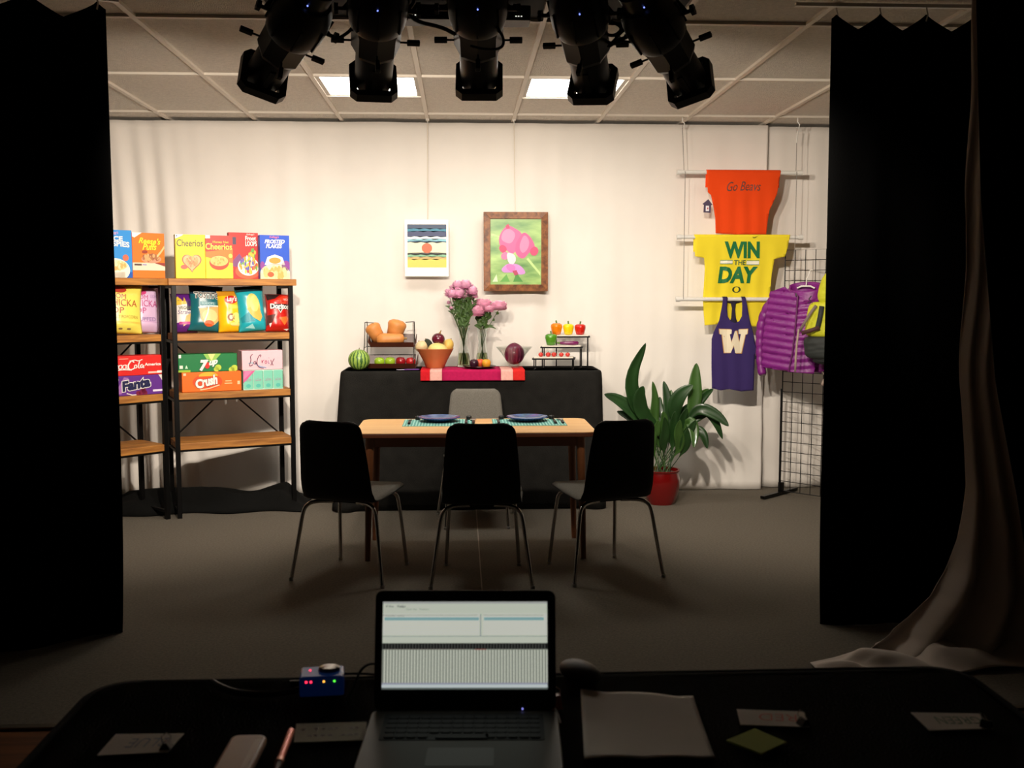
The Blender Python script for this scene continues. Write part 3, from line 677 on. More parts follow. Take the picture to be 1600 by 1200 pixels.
# ================================================================== DRAPED BACK TABLE
TZ = .912
def draped(name, label, x0, x1, y0, y1, top, drop, m, parent=None, r=.05, flo=None, amp=.016, ptop=None):
    """cloth over a table: rounded-rectangle top, skirt falling to the floor"""
    n = 8; ring = rrect(x1-x0, y1-y0, r, n, (x0+x1)/2, (y0+y1)/2)
    # densify
    P = []
    for i in range(len(ring)):
        a = Vector(ring[i]); b = Vector(ring[(i+1) % len(ring)]); k = max(1, int((b-a).length/.03))
        for j in range(k): P.append(a.lerp(b, j/k))
    N = len(P); cen = Vector(((x0+x1)/2, (y0+y1)/2)); mb = MB(); rows = []
    nor = []
    for i in range(N):
        d = (P[(i+1) % N]-P[i-1]).normalized(); nor.append(Vector((d.y, -d.x)))
    per = [0]
    for i in range(1, N): per.append(per[-1]+(P[i]-P[i-1]).length)
    H = top-drop
    levels = [(-.02, 0), (-.008, -.001), (0, -.006), (.004, -.016)]+[(None, t) for t in [.04+.96*k/22 for k in range(23)]]
    for off, t in levels:
        row = []
        for i in range(N):
            if off is not None: q = P[i]+nor[i]*off; z = top+t
            else:
                k = t; cornr = min((P[i]-Vector(c)).length for c in ((x0, y0), (x1, y0), (x0, y1), (x1, y1)))
                fold = amp*k**.8*(sin(per[i]*9+1.3*sin(k*2))*.5+n1(per[i]*2.3, k*1.4, 5)*1.5)
                cf = .05*exp(-(cornr/.10)**2)*k
                q = P[i]+nor[i]*(.006+fold+cf+(flo(k, P[i]) if flo else 0)); z = top-.02-(H-.02)*k
            row.append((q.x, q.y, max(z, drop)))
        rows.append(row)
    vs = [Vector((P[i].x, P[i].y, top))+(Vector((cen.x, cen.y, top))-Vector((P[i].x, P[i].y, top)))*.08 for i in range(N)]
    allv = [v for r_ in rows for v in r_]; fs = []
    for j in range(len(rows)-1):
        for i in range(N): fs.append((j*N+i, j*N+(i+1) % N, (j+1)*N+(i+1) % N, (j+1)*N+i))
    fs.append(tuple(range(N)))
    mb.add(allv, fs)
    o = mb.build(name, m, parent, solid=.003, ang=180); tag(o, label, 'tablecloth'); return o
dark_lin = mat('charcoal_cloth', (32, 31, 29), .95, nz=(14, .25), bump=(240, .35), spec=.1)
draped('tablecloth', 'black cloth covering the tall display table, reaching the carpet', -.775, .915, 6.72, 7.17, TZ, .006, dark_lin, flo=lambda k, p: (.02*k if p.x < -.7 else .0)-.02*max(0, k-.6), amp=.013)
def onT(px, Y): return ptz(px, 575, TZ).x*0+pt(px, 575, Y).x
def flat_poly(name, label, cat, pts, z0, z1, m, group=None, parent=None, bevel=0):
    o = MB().prism(pts, z0, z1).build(name, m, parent, smooth=False, bevel=bevel)
    return tag(o, label, cat, group) if label else o
# ---- runner
def run_fn(x0, x1):
    def fn(u, v):
        x = x0+(x1-x0)*u
        if v < .6: return Vector((x, 7.02-.294*(v/.6), TZ+.006))
        k = (v-.6)/.4; return Vector((x, 6.722-.018*sin(min(1, k*5)*pi/2)-.012*k, TZ+.006-.070*max(0, k-.06)))
    return fn
rx0, rx1 = pt(657, 580, 6.71).x, pt(820, 580, 6.71).x
tr = thing('table_runner', 'pink and red checked cloth runner hanging over the front edge of the black table', 'runner', (0, 0, 0))
cuts = [(0, .09, (196, 30, 40)), (.09, .205, (226, 170, 160)), (.205, .77, (178, 28, 82)), (.77, .885, (226, 170, 160)), (.885, 1, (205, 42, 40))]
for k, (a, b, c) in enumerate(cuts):
    nm = mat('runner_%d' % k, c, .9, nz=(60, .12), spec=.1)
    MB().grid(run_fn(rx0+(rx1-rx0)*a, rx0+(rx1-rx0)*b), 10, 30).build('woven_band', nm, tr, solid=.004)
TR = TZ+.008
GL2 = bpy.data.materials.new('thin_glass'); GL2.use_nodes = True; _n = GL2.node_tree; _n.nodes.clear()
_o = _n.nodes.new('ShaderNodeOutputMaterial'); _m = _n.nodes.new('ShaderNodeMixShader'); _t = _n.nodes.new('ShaderNodeBsdfTransparent'); _g = _n.nodes.new('ShaderNodeBsdfGlossy'); _f = _n.nodes.new('ShaderNodeLayerWeight')
_t.inputs[0].default_value = (.93, .95, .93, 1); _g.inputs['Roughness'].default_value = .04; _f.inputs['Blend'].default_value = .12
_n.links.new(_f.outputs['Facing'], _m.inputs[0]); _n.links.new(_t.outputs[0], _m.inputs[1]); _n.links.new(_g.outputs[0], _m.inputs[2]); _n.links.new(_m.outputs[0], _o.inputs[0])
# ---- watermelon
def wm():
    m = mat('melon_rind', (60, 110, 40), .4); nt = m.node_tree; b = nt.nodes['Principled BSDF']
    tc = nt.nodes.new('ShaderNodeTexCoord'); sp = nt.nodes.new('ShaderNodeSeparateXYZ'); nt.links.new(tc.outputs['Object'], sp.inputs[0])
    at = nt.nodes.new('ShaderNodeMath'); at.operation = 'ARCTAN2'; nt.links.new(sp.outputs[1], at.inputs[0]); nt.links.new(sp.outputs[0], at.inputs[1])
    n = nt.nodes.new('ShaderNodeTexNoise'); n.inputs['Scale'].default_value = 45; nt.links.new(tc.outputs['Object'], n.inputs['Vector'])
    ad = nt.nodes.new('ShaderNodeMath'); ad.operation = 'MULTIPLY_ADD'; ad.inputs[1].default_value = .35; nt.links.new(n.outputs['Fac'], ad.inputs[0]); nt.links.new(at.outputs[0], ad.inputs[2])
    mu = nt.nodes.new('ShaderNodeMath'); mu.operation = 'MULTIPLY'; mu.inputs[1].default_value = 16; nt.links.new(ad.outputs[0], mu.inputs[0])
    si = nt.nodes.new('ShaderNodeMath'); si.operation = 'SINE'; nt.links.new(mu.outputs[0], si.inputs[0])
    r = nt.nodes.new('ShaderNodeValToRGB'); r.color_ramp.elements[0].position = .0; r.color_ramp.elements[0].color = lin((150, 180, 80))
    r.color_ramp.elements[1].position = .6; r.color_ramp.elements[1].color = lin((58, 96, 46))
    e = r.color_ramp.elements.new(.35); e.color = lin((110, 150, 60))
    nt.links.new(si.outputs[0], r.inputs[0]); nt.links.new(r.outputs[0], b.inputs['Base Color']); return m
def place_z(o, p): o.location = p
c = pt(561, 557, 6.79); t = thing('watermelon', 'small round striped green watermelon at the left end of the table', 'watermelon', (c.x, 6.79, TZ+.002))
MB().ball((0, 0, .068), .0695, 30, (1.02, 1, .98)).build('rind', wm(), t)
MB().tube([(0, 0, .134), (.003, 0, .146)], .003, 6).build('stem', mat('stem_brown', (110, 100, 50), .8), t)
# ---- two-tier rack
bx0, bx1 = pt(568, 550, 6.9).x, pt(647, 550, 6.9).x; bw = bx1-bx0; Yr = 6.85
t = thing('basket_rack', 'two-tier wire rack with dark brown sloping trays', 'basket rack', ((bx0+bx1)/2, Yr, TZ))
tray_m = mat('tray_brown', (74, 36, 24), .4, nz=(20, .2)); wire = mat('wire_grey', (60, 56, 52), .35, .8)
ZU = zat(-.4, Yr+.12, 543)-TZ
def tray(z, y0, w):
    m = MB(); d = .21; h = .048
    ox = .022; pts = [(-w/2+ox, y0), (w/2+ox, y0), (w/2+ox-.005, y0+d), (-w/2-.012+ox, y0+d)]
    m.prism(pts, z+.006, z+.012)
    def wall(p, q, ha, hb):
        dx, dy = q[0]-p[0], q[1]-p[1]; l = sqrt(dx*dx+dy*dy); nx, ny = dy/l, -dx/l; o = .018
        a = [Vector((p[0], p[1], z+.006)), Vector((q[0], q[1], z+.006)), Vector((q[0]+nx*o, q[1]+ny*o, z+hb)), Vector((p[0]+nx*o, p[1]+ny*o, z+ha))]
        b = [v-Vector((nx, ny, 0))*.005 for v in a]; m.add(a+b, [(0, 1, 2, 3), (7, 6, 5, 4), (0, 4, 5, 1), (3, 2, 6, 7), (0, 3, 7, 4), (1, 5, 6, 2)])
    wall(pts[0], pts[1], .038, .038); wall(pts[1], pts[2], .038, .085); wall(pts[2], pts[3], .085, .085); wall(pts[3], pts[0], .085, .038)
    return m
tray(.004, .0, bw*.93).build('tray', tray_m, t, smooth=False)
tray(ZU, .06, bw*.86).build('tray', tray_m, t, smooth=False)
f = MB(); top = zat(-.4, Yr+.2, 503)-TZ
for s in (-1, 1):
    x = s*(bw/2-.002)
    f.tube([(x, .0, .0), (x, -.0, .06), (x*.99, .06, ZU), (x*.98, .07, top*.55), (x*.97, .10, top), (x*.97, .27, top), (x*.99, .27, 0)], .0032, 7)
    f.tube([(x, 0, .02), (x, .27, .02)], .0028, 6); f.tube([(x, .06, ZU), (x, .27, ZU)], .0028, 6)
f.tube([(-bw/2*.97, .10, top), (-bw/2*.6, .10, top-.004)], .003, 6); f.tube([(bw/2*.97, .27, top), (bw/2*.6, .27, top-.004)], .003, 6)
f.tube([(-bw/2, .27, ZU), (bw/2, .27, ZU)], .003, 6); f.tube([(-bw/2, .02, .006), (bw/2, .02, .006)], .003, 6)
f.build('wire_frame', wire, t)
zs = TZ+ZU+.012
# squashes on the upper tray
sq_m = mat('squash_skin', (214, 140, 72), .5, nz=(18, .12)); stm = mat('dry_stem', (150, 120, 70), .8)
def squash(label, px, Y, z, L, r, rr_, ry, rz, neck=.62):
    t = thing('butternut_squash', label, 'squash', (pt(px, 540, Y).x, Y, z)); t.rotation_euler = (0, ry, rz)
    prof = [(0, 0), (r*.55, .006), (r*.9, .028), (r, .055), (r*.93, .085), (r*neck*1.1, .115), (r*neck, .15), (r*neck, L-.03), (r*neck*.75, L-.010), (.010, L-.002), (.009, L+.012), (0, L+.012)]
    k = L/.2; prof = [(q, z_*min(k, 1) if z_ < .14 else z_) for q, z_ in prof]
    MB().lathe(prof[:-3]+[(.008, L-.004), (0, L-.004)], n=24).build('squash_flesh', sq_m, t, ang=180)
    MB().tube([(0, 0, L-.006), (.002, 0, L+.014)], [.009, .007], 8).build('stem', stm, t); return t
def squash_up(label, px, py, Y, dx, L, r):
    cz = zat(pt(px, py, Y).x, Y, py); d = Vector((dx, .05, -1)).normalized(); c_ = Vector((pt(px, py, Y).x, Y, cz))-d*r
    q = squash(label, px, Y, cz, L, r, r, 0, 0, .8); q.location = c_; q.rotation_euler = (0, pi-math.atan2(d.x, -d.z), 0)
squash_up('orange tan squash leaning at the left of the upper tray', 585, 517, 7.03, .55, .12, .054)
squash_up('orange tan squash standing tall at the right of the upper tray', 619, 514, 7.05, -.25, .125, .064)
squash('orange tan squash lying across the front of the upper tray', 588, 6.965, zs+.040, .19, .042, 0, 1.52, 0, .8)
def apple(label, px, Y, z, m, r=.0365, name='apple', cat='apple', grp='apples in the lower tray'):
    t = thing(name, label, cat, (pt(px, 560, Y).x, Y, z), random.random()*6, grp)
    prof = [(0, r*.18), (r*.25, r*.02), (r*.5, 0), (r*.78, r*.22), (r*.97, r*.7), (r, r*1.05), (r*.9, r*1.45), (r*.6, r*1.75), (r*.3, r*1.72), (r*.1, r*1.55), (0, r*1.5)]
    MB().lathe(prof, n=22, mod=lambda a, z_: 1+.02*cos(5*a)).build('fruit', m, t, ang=180)
    MB().tube([(0, 0, r*1.5), (r*.08, 0, r*1.8), (r*.2, 0, r*2.0)], r*.045, 6).build('stem', mat('stem_brown', (110, 100, 50), .8), t)
    return t
ga = mat('green_apple', (150, 184, 44), .3, nz=(22, .1), coat=.3); ra = mat('red_apple', (140, 18, 26), .28, nz=(22, .3), coat=.3); ra2 = mat('bright_red_apple', (184, 30, 34), .28, nz=(22, .25), coat=.3)
zl = TZ+.017
apple('green apple nearest the watermelon in the lower tray', 593, 6.915, zl, ga, .0345); apple('green apple next to the dark red apple in the lower tray', 609.5, 6.92, zl, ga, .0345)
apple('dark red apple beside the green apples in the lower tray', 626, 6.92, zl, ra, .0345); apple('bright red apple at the right end of the lower tray', 642, 6.915, zl, ra2, .0335)
# ---- purple knife
c = ptz(640, 574, TZ); t = thing('knife', 'purple knife with a pale tip lying left of the pink runner', 'knife', (c.x, 6.775, TZ+.003), .12)
MB().prism([(-.02, -.008), (.075, -.007), (.08, 0), (.075, .006), (-.02, .007)], 0, .008).build('handle', ink((96, 50, 130)), t, bevel=.002)
MB().prism([(-.07, .0), (-.05, -.009), (-.02, -.009), (-.02, .009)], .002, .005).build('blade', ink((215, 205, 225)), t)
# ---- terracotta bowl of produce
c = pt(680, 560, 6.90); bc = Vector((c.x, 6.90, TR)); 
t = thing('produce_bowl', 'flared terracotta coloured bowl heaped with melons', 'bowl', bc)
H = zat(c.x, 6.8, 546)-TR
prof = [(0, 0), (.055, 0), (.060, .004), (.078, H*.35), (.102, H*.7), (.122, H), (.119, H+.002), (.098, H*.7), (.074, H*.36), (.05, .012), (0, .012)]
MB().lathe(prof, n=44).build('bowl', mat('terracotta', (190, 108, 62), .4, nz=(8, .08)), t, ang=50)
def fruit(name, label, cat, p, r, m, sq=(1, 1, 1), rot=(0, 0, 0), stem=None, grp='produce heaped in the terracotta bowl', mod=None):
    t = thing(name, label, cat, p, 0, grp); t.rotation_euler = rot
    MB().ball((0, 0, 0), r, 26, sq, mod).build('fruit', m, t, ang=180)
    if stem: MB().tube([(0, 0, r*sq[2]*.96), (.003, 0, r*sq[2]+stem)], .004, 6).build('stem', stm, t)
    return t
mel = mat('melon_yellow', (226, 206, 128), .5, nz=(14, .05)); mel2 = mat('melon_tan', (220, 196, 150), .6, nz=(50, .1))
fruit('melon', 'pale yellow melon at the front of the terracotta bowl', 'melon', (pt(684, 545, 6.86).x, 6.86, TR+H-.005), .062, mel, (1.05, .9, .72), (.1, .1, 0), .006)
fruit('melon', 'round tan melon at the left rim of the terracotta bowl', 'melon', (pt(659, 545, 6.92).x, 6.90, TR+H+.014), .042, mel2, (1.05, 1, .9), (0, -.5, 0), .006)
fruit('melon', 'yellow melon at the back right of the terracotta bowl', 'melon', (pt(700, 540, 6.95).x, 6.95, TR+H+.018), .046, mat('melon_gold', (224, 184, 90), .5, nz=(14, .08)), (.8, 1, 1.0), (0, .4, 0), .006)
fruit('avocado', 'dark green avocado between the tan melon and the onion', 'avocado', (pt(670, 536, 6.93).x, 6.90, TR+H+.034), .030, mat('avocado_skin', (44, 52, 36), .6, bump=(200, .8)), (.75, .8, 1.2), (0, -.6, 0), .003)
t = fruit('red_onion', 'glossy red onion on top of the terracotta bowl', 'onion', (pt(685, 524, 6.92).x, 6.90, TR+H+.063), .0435, mat('onion_skin', (92, 18, 40), .25, nz=(12, .25), coat=.4), (1, 1, .92), (0, .25, 0))
MB().tube([(0, 0, .036), (.001, 0, .047), (.004, 0, .062)], [.010, .0045, .003], 8).build('stem', stm, t)
# ---- flower vases
pet = mat('pink_petals', (255, 206, 232), .7, nz=(60, .12)); pet2 = mat('peony_petals', (255, 200, 224), .7, nz=(40, .14)); grn = mat('stem_green', (60, 90, 34), .6, nz=(20, .15))
water = mat('vase_water', (205, 215, 170), .03, trans=1)
def vase(label, px, Y, r, H, pyt):
    c = pt(px, 560, Y); t = thing('flower_vase', label, 'vase', (c.x, Y, TZ+.004 if Y > 7.02 else TR), 0, 'glass flower vases')
    H = zat(c.x, Y, pyt)-t.location.z
    pr = [(0, 0), (r*.92, 0), (r, .006), (r*.92, H*.25), (r*.62, H*.5), (r*.55, H*.65), (r*.72, H*.9), (r*.95, H), (r*.91, H), (r*.68, H*.9), (r*.51, H*.65), (r*.58, H*.5), (r*.86, H*.25), (r*.92, .014), (0, .012)]
    MB().lathe(pr, n=32).build('glass', GLS, t, ang=60)
    MB().lathe([(0, .0125), (r*.90, .0145), (r*.845, H*.25), (r*.74, H*.36), (0, H*.36)], n=28).build('water', water, t, ang=60)
    return t, H
def stems(t, H, r, tips, nm):
    m = MB(); rd = random.Random(nm)
    for (x, y, z) in tips:
        a = rd.random()*6.28; m.tube([(cos(a)*r*.6, sin(a)*r*.6, .02), (-.2*r*cos(a), -.2*r*sin(a), H*.6), (x*.35, y*.35, H), (x, y, z)], .0022, 5)
    return m.build('stems', grn, t)
def leafblade(m, base, tip, w, up=Vector((0, 0, 1)), n=6, bend=.15, fold=.25):
    base = Vector(base); tip = Vector(tip); d = tip-base; L = d.length; side = d.cross(Vector((.2, -1, .1))).normalized()
    nr = side.cross(d).normalized(); vs = []
    for i in range(n+1):
        k = i/n; c = base+d*k+Vector((0, 0, bend*L*sin(pi*k)))
        q = w*sin(pi*min(1, k**.8*.97+.03))**.8
        vs += [c-side*q+nr*q*fold, c, c+side*q+nr*q*fold]
    m.add(vs, [(3*i+j, 3*i+j+1, 3*i+j+4, 3*i+j+3) for i in range(n) for j in (0, 1)])
def rosette(m, c, r, layers, npet, rd, cup=.5, w=.5):
    c = Vector(c[:3])
    for l in range(layers):
        k = l/max(1, layers-1); tilt = -.45+1.85*k
        for i in range(npet):
            a = 2*pi*(i+.5*(l % 2))/npet+rd.random()*.3; tl = tilt; tilt = tl+rd.uniform(-.16, .16)
            d = Vector((cos(a)*cos(tilt), sin(a)*cos(tilt), sin(tilt)*(1.15 if npet > 10 else .9))); L = r*(1-.18*k)*(.85+.25*rd.random()); tilt = tl
            s = Vector((-sin(a), cos(a), 0)); n_ = d.cross(s); q = L*w; vs = []
            for j, (t_, ww) in enumerate(((.1, .25), (.5, .9), (.82, 1), (1, .45))):
                p = c+d*L*t_+Vector((0, 0, .42*L*t_*t_*cos(tilt)))
                vs += [p-s*q*ww, p+Vector((0, 0, -.05*L*ww)), p+s*q*ww]
            m.add(vs, [(3*u+j, 3*u+j+1, 3*u+j+4, 3*u+j+3) for u in range(3) for j in (0, 1)])
def bouquet(t, H, heads, r, kind, nm):
    rd = random.Random(nm); stems(t, H, .03, [(h[0], h[1], h[2]-.006) for h in heads], nm)
    lv = MB()
    for h in heads:
        for _ in range(5 if kind == 'mum' else 3):
            k = .35+.6*rd.random(); p = Vector((h[0]*(.35+.65*k), h[1]*(.35+.65*k), H+(h[2]-H)*k)); a = rd.random()*6.28; L = .035+.03*rd.random()
            leafblade(lv, p, p+Vector((cos(a)*L*.8, sin(a)*L*.5, L*(.5 if kind == 'mum' else -.1))), .006 if kind == 'mum' else .012)
    lv.build('leaves', grn, t, ang=180)
    for h in heads:
        m = MB(); rosette(m, h, r*h[3], 8 if kind == 'mum' else 10, 16 if kind == 'mum' else 10, rd, w=.26 if kind == 'mum' else .5)
        m.build('bloom', pet if kind == 'mum' else pet2, t, ang=180, weld=False)
t, H = vase('tall glass vase of pink chrysanthemums, the taller bouquet', 724.5, 6.98, .045, 0, 512)
zt = lambda y, Y=7.0: zat(0, Y, y)-t.location.z
hd = []
for px, py, s in ((703, 461, .8), (712, 456, 1), (716, 449, .9), (722, 454, 1.1), (728, 449, 1), (733, 456, 1.1), (739, 458, .9), (708, 463, .9), (726, 464, .9), (735, 466, .7), (718, 462, 1), (742, 464, .6), (712, 470, .5), (731, 473, .45), (723, 483, .45), (740, 476, .4), (702, 474, .35), (706, 482, .3)):
    hd.append(((px-725)*7.0/FPX, random.uniform(-.05, .05), zt(py), s))
bouquet(t, H, hd, .046, 'mum', 4)
m = MB(); rd = random.Random(3)
for _ in range(230):
    k = rd.random(); p = Vector((rd.uniform(-.055, .055)*(.35+k), rd.uniform(-.04, .04), H*.98+(zt(470)-H)*k)); leafblade(m, p, p+Vector((rd.uniform(-.03, .03), rd.uniform(-.02, .02), rd.uniform(.01, .05))), .0065)
m.build('leaves', grn, t, ang=180)
t, H = vase('shorter glass vase of large pink peonies', 753.5, 7.05, .045, 0, 512)
hd = [((px-753)*7.0/FPX, dy, zt(py, 7.02), s) for px, py, s, dy in ((743, 491, 1.15, -.03), (755, 480, 1.1, .02), (779, 483, 1.1, 0), (764, 486, .7, -.03), (750, 474, .6, .03))]
bouquet(t, H, hd, .056, 'peony', 6)
m = MB()
for _ in range(90):
    k = rd.random(); p = Vector((rd.uniform(-.045, .05)*(.3+k), rd.uniform(-.04, .04), H*.95+(zt(486)-H)*k)); leafblade(m, p, p+Vector((rd.uniform(-.03, .03), rd.uniform(-.02, .02), rd.uniform(.01, .04))), .008)
leafblade(m, (-.01, -.02, H), (-.055, -.03, H+.015), .014); leafblade(m, (.02, 0, H), (.10, 0, H-.012), .007); leafblade(m, (.02, 0, H), (.08, 0, H+.012), .006)
m.build('leaves', grn, t, ang=180)
# ---- dark plate with stone fruit
c = pt(749, 574, 6.84); t = thing('serving_plate', 'dark red plate of stone fruit in the middle of the runner', 'plate', (c.x, 6.85, TR))
MB().lathe([(0, 0), (.055, 0), (.075, .003), (.112, .014), (.111, .017), (.074, .007), (0, .005)], n=40).build('plate', mat('oxblood_glaze', (48, 10, 18), .25), t, ang=60)
z = TR+.0075
apple('dark purple plum on the left of the dark plate', 740.5, 6.82, z, mat('plum', (52, 16, 36), .3, nz=(20, .2)), .030, 'plum', 'plum', 'stone fruit on the dark plate')
apple('red orange nectarine at the back of the dark plate', 750, 6.875, z, mat('nectarine', (214, 84, 44), .45, nz=(20, .2)), .029, 'nectarine', 'nectarine', 'stone fruit on the dark plate')
apple('golden peach on the right of the dark plate', 760, 6.825, z, mat('peach', (234, 160, 40), .5, nz=(20, .12)), .030, 'peach', 'peach', 'stone fruit on the dark plate')
# ---- glass bowl and red cabbage
c = pt(801, 560, 6.90); H = zat(c.x, 6.9, 542)-TR
tag(MB().lathe([(0, 0), (.030, 0), (.034, .004), (.05, H*.3), (.088, H*.7), (.123, H), (.120, H), (.085, H*.7), (.046, H*.31), (.028, .008), (0, .008)], c=(c.x+.01, 6.92, TR), n=40).build('glass_bowl', GL2, ang=50), 'wide clear glass bowl holding the red cabbage', 'bowl')
cab = mat('cabbage', (92, 26, 54), .38, nz=(16, .25), coat=.2)
t = thing('red_cabbage', 'purple red cabbage sitting in the clear glass bowl', 'cabbage', (c.x+.012, 6.92, TR+.009))
MB().ball((0, 0, .078), .072, 40, (.93, .9, 1.06), lambda a, z_: (1+.018*cos(3*a+z_*2)+.012*sin(7*a))*(1-.13*(z_ < 0)*z_*z_)).build('leaves', cab, t, ang=180)
vn = MB()
for a0 in (-1.9, -1.35, -1.0, -2.3, -.5):
    vn.tube([(cos(a0)*.0665*sin(b)*1.0+.0, sin(a0)*.0655*sin(b), .078-cos(b)*.0765) for b in [.9+.14*k for k in range(11)]], .0013, 5)
vn.build('leaf_veins', mat('cabbage_vein', (140, 70, 100), .5), t)
# ---- three-step riser
t = thing('display_riser', 'three-step white topped display riser with black metal legs', 'display stand', (0, 0, TZ))
white_tray = mat('white_glaze', (236, 228, 214), .3)
def step(px0, px1, pyt, Y0, Y1, sh):
    x0, x1 = pt(px0, pyt, Y0).x, pt(px1, pyt, Y0).x; z = zat((x0+x1)/2, Y0, pyt)-TZ
    P = [(x0, Y0), (x1, Y0), (x1+sh, Y1), (x0+sh, Y1)]
    MB().prism([(p[0]+(.004 if i in (0, 3) else -.004), p[1]) for i, p in enumerate(P)], z-.001, z+.006).build('tray_top', white_tray, t, smooth=False)
    MB().prism([(x0-.008, Y0-.006), (x1+.008, Y0-.006), (x1+sh+.008, Y1+.006), (x0+sh-.008, Y1+.006)], z-.011, z-.001).build('tray_frame', BLK, t, smooth=False)
    for p in P:
        q = (p[0]+(.006 if p in (P[0], P[3]) else -.006), p[1])
        MB().tube([(q[0], q[1], z-.01), (q[0], q[1], .006), (q[0]-.004, q[1]-.006, .001)], .004, 7).build('leg', BLK, t)
    f = MB()
    f.tube([(P[0][0]+.006, Y0, .006), (P[3][0]+.006, Y1, .006)], .0025, 6); f.tube([(P[1][0]-.006, Y0, .006), (P[2][0]-.006, Y1, .006)], .0025, 6)
    f.build('foot_rail', BLK, t)
    return z+TZ+.006, x0, x1
s1 = step(833, 896, 559.5, 6.76, 6.88, .02); s2 = step(846, 908, 541.5, 6.90, 7.0, .02); s3 = step(868, 920, 525, 7.02, 7.12, .01)
def pepper(label, px, Y, z, c, h, sc=1, tilt=0, rz=0):
    t = thing('bell_pepper', label, 'bell pepper', (pt(px, 515, Y).x, Y, z), rz, 'bell peppers on the riser'); r = .0415*sc
    prof = [(0, h*.05), (r*.4, 0), (r*.72, h*.04), (r*.84, h*.3), (r, h*.68), (r*.96, h*.88), (r*.6, h), (r*.25, h*.95), (0, h*.90)]
    MB().lathe(prof, n=32, mod=lambda a, z_: 1+.06*abs(cos(2*a))-.03).build('flesh', mat('pepper_%d%d' % c[:2], c, .2, coat=.5), t, ang=180)
    MB().tube([(0, 0, h*.90), (0, 0, h*1.05), (-.004, 0, h*1.25)], [.009, .005, .0055], 8).build('stem', mat('pepper_stem', (90, 120, 50), .6), t)
    return t
pepper('orange bell pepper on the top step of the riser', 869.5, 7.07, s3[0]+.001, (236, 130, 14), .078, .93)
pepper('yellow bell pepper on the top step of the riser', 888, 7.065, s3[0]+.001, (244, 214, 20), .074, .90, 0, 1)
pepper('red bell pepper on the top step of the riser', 906.5, 7.06, s3[0]+.001, (206, 34, 22), .072, .93, 0, 2)
pepper('green bell pepper on the middle step of the riser', 861, 6.945, s2[0]+.001, (76, 140, 34), .076, 1.0, 0, .8)
t = thing('eggplant', 'slim purple eggplant lying on the middle step of the riser', 'eggplant', (pt(874, 540, 6.95).x, 6.95, s2[0]+.015), .0)
MB().lathe([(0, 0), (.009, .004), (.012, .04), (.0145, .09), (.012, .125), (0, .132)], n=18, axis=Matrix.Rotation(pi/2, 3, 'Y')).build('flesh', mat('eggplant_skin', (110, 28, 84), .25, coat=.4), t, ang=180)
MB().tube([(-.018, 0, .002), (.006, 0, 0)], [.004, .009], 8).build('stem', mat('pepper_stem', (90, 120, 50), .6), t)
tm = mat('tomato_skin', (196, 44, 34), .3, coat=.3)
lab = ['leftmost small red tomato on the lowest step of the riser', 'second small red tomato from the left on the lowest step', 'middle one of five small red tomatoes on the lowest step', 'second small red tomato from the right on the lowest step', 'rightmost small red tomato on the lowest step of the riser']
for l, px, r in zip(lab, (845, 856.5, 865.5, 877, 887), (.0165, .017, .017, .0155, .0155)):
    q = thing('tomato', l, 'tomato', (pt(px, 553, 6.80).x, 6.80, s1[0]), 0, 'small tomatoes on the riser')
    MB().ball((0, 0, r*.9), r, 16, (1, 1, .9), lambda a, z_: 1+.02*cos(5*a)).build('fruit', tm, q, ang=180)
    MB().tube([(0, 0, r*1.65), (.001, 0, r*2.1)], .0022, 5).build('stem', mat('pepper_stem', (90, 120, 50), .6), q)
# ================================================================== PICTURES
def cord(p0, p1, parent, name='hanging_cord', r=.0022):
    return MB().tube([p0, p1], r, 5).build(name, mat('cord_white', (225, 212, 190), .7), parent)
YP = 7.24
a, b = pt(632, 343, YP), pt(701, 432, YP); cx = (a.x+b.x)/2; W = b.x-a.x; H = a.z-b.z
t = thing('art_print', 'small white-bordered print of blue, white and yellow bands hanging by a cord', 'picture', (cx, YP, b.z))
MB().box((0, 0, H/2), (W, .006, H)).build('paper', mat('print_paper', (248, 246, 242), .5), t, smooth=False)
iu = lambda px: (px-666.5)*YP/FPX; iv = lambda py: (432-py)*YP/FPX
pr = Print(lambda u, v, l: Vector((u, -.003-l, v)))
for y0, y1, c_ in ((352, 359, (28, 60, 96)), (359, 363, (24, 130, 160)), (363, 371, (30, 48, 98)), (371, 375, (226, 236, 238)), (375, 378, (130, 200, 216)), (378, 380, (60, 100, 130)), (380, 396, (240, 236, 200)), (396, 399, (40, 44, 34)), (399, 402, (130, 190, 150)), (402, 406, (200, 170, 100)), (406, 418, (232, 208, 84))):
    n = 12; x0, x1 = 637, 697
    top_ = [(iu(x0+(x1-x0)*k/n), iv(y0+.9*sin(k*1.9+y0)*(0 < k < n)*(y0 != 352))) for k in range(n+1)]
    pr.poly([(iu(x0), iv(y1)), (iu(x1), iv(y1))]+top_[::-1], c_, 1+(y0-350)*.02)
pr.ell(iu(667), iv(388.5), .036, .034, (222, 96, 48), 4, n=24)
pr.build('printed_picture', t)
top = Vector((pt(668, 189, YP).x-cx, 0, CEIL-.03-b.z))
cord((pt(668, 300, YP).x-cx, 0, H), top, t)
def hook(px, label, Y=YP):
    o = MB(); x = pt(px, 189, Y).x
    o.box((x, Y, CEIL-.005), (.022, .03, .008)); o.tube([(x, Y, CEIL-.008), (x, Y-.002, CEIL-.022), (x+.005, Y, CEIL-.032), (x-.004, Y, CEIL-.036)], .003, 6)
    tag(o.build('ceiling_hook', WHP), label, 'hook', 'ceiling hooks')
hook(668, 'small white ceiling hook above the banded print'); 
hook(803, 'small white ceiling hook above the framed flower photograph')
a, b = pt(755.5, 331, YP), pt(856, 455, YP); cx = (a.x+b.x)/2; W = b.x-a.x; H = a.z-b.z
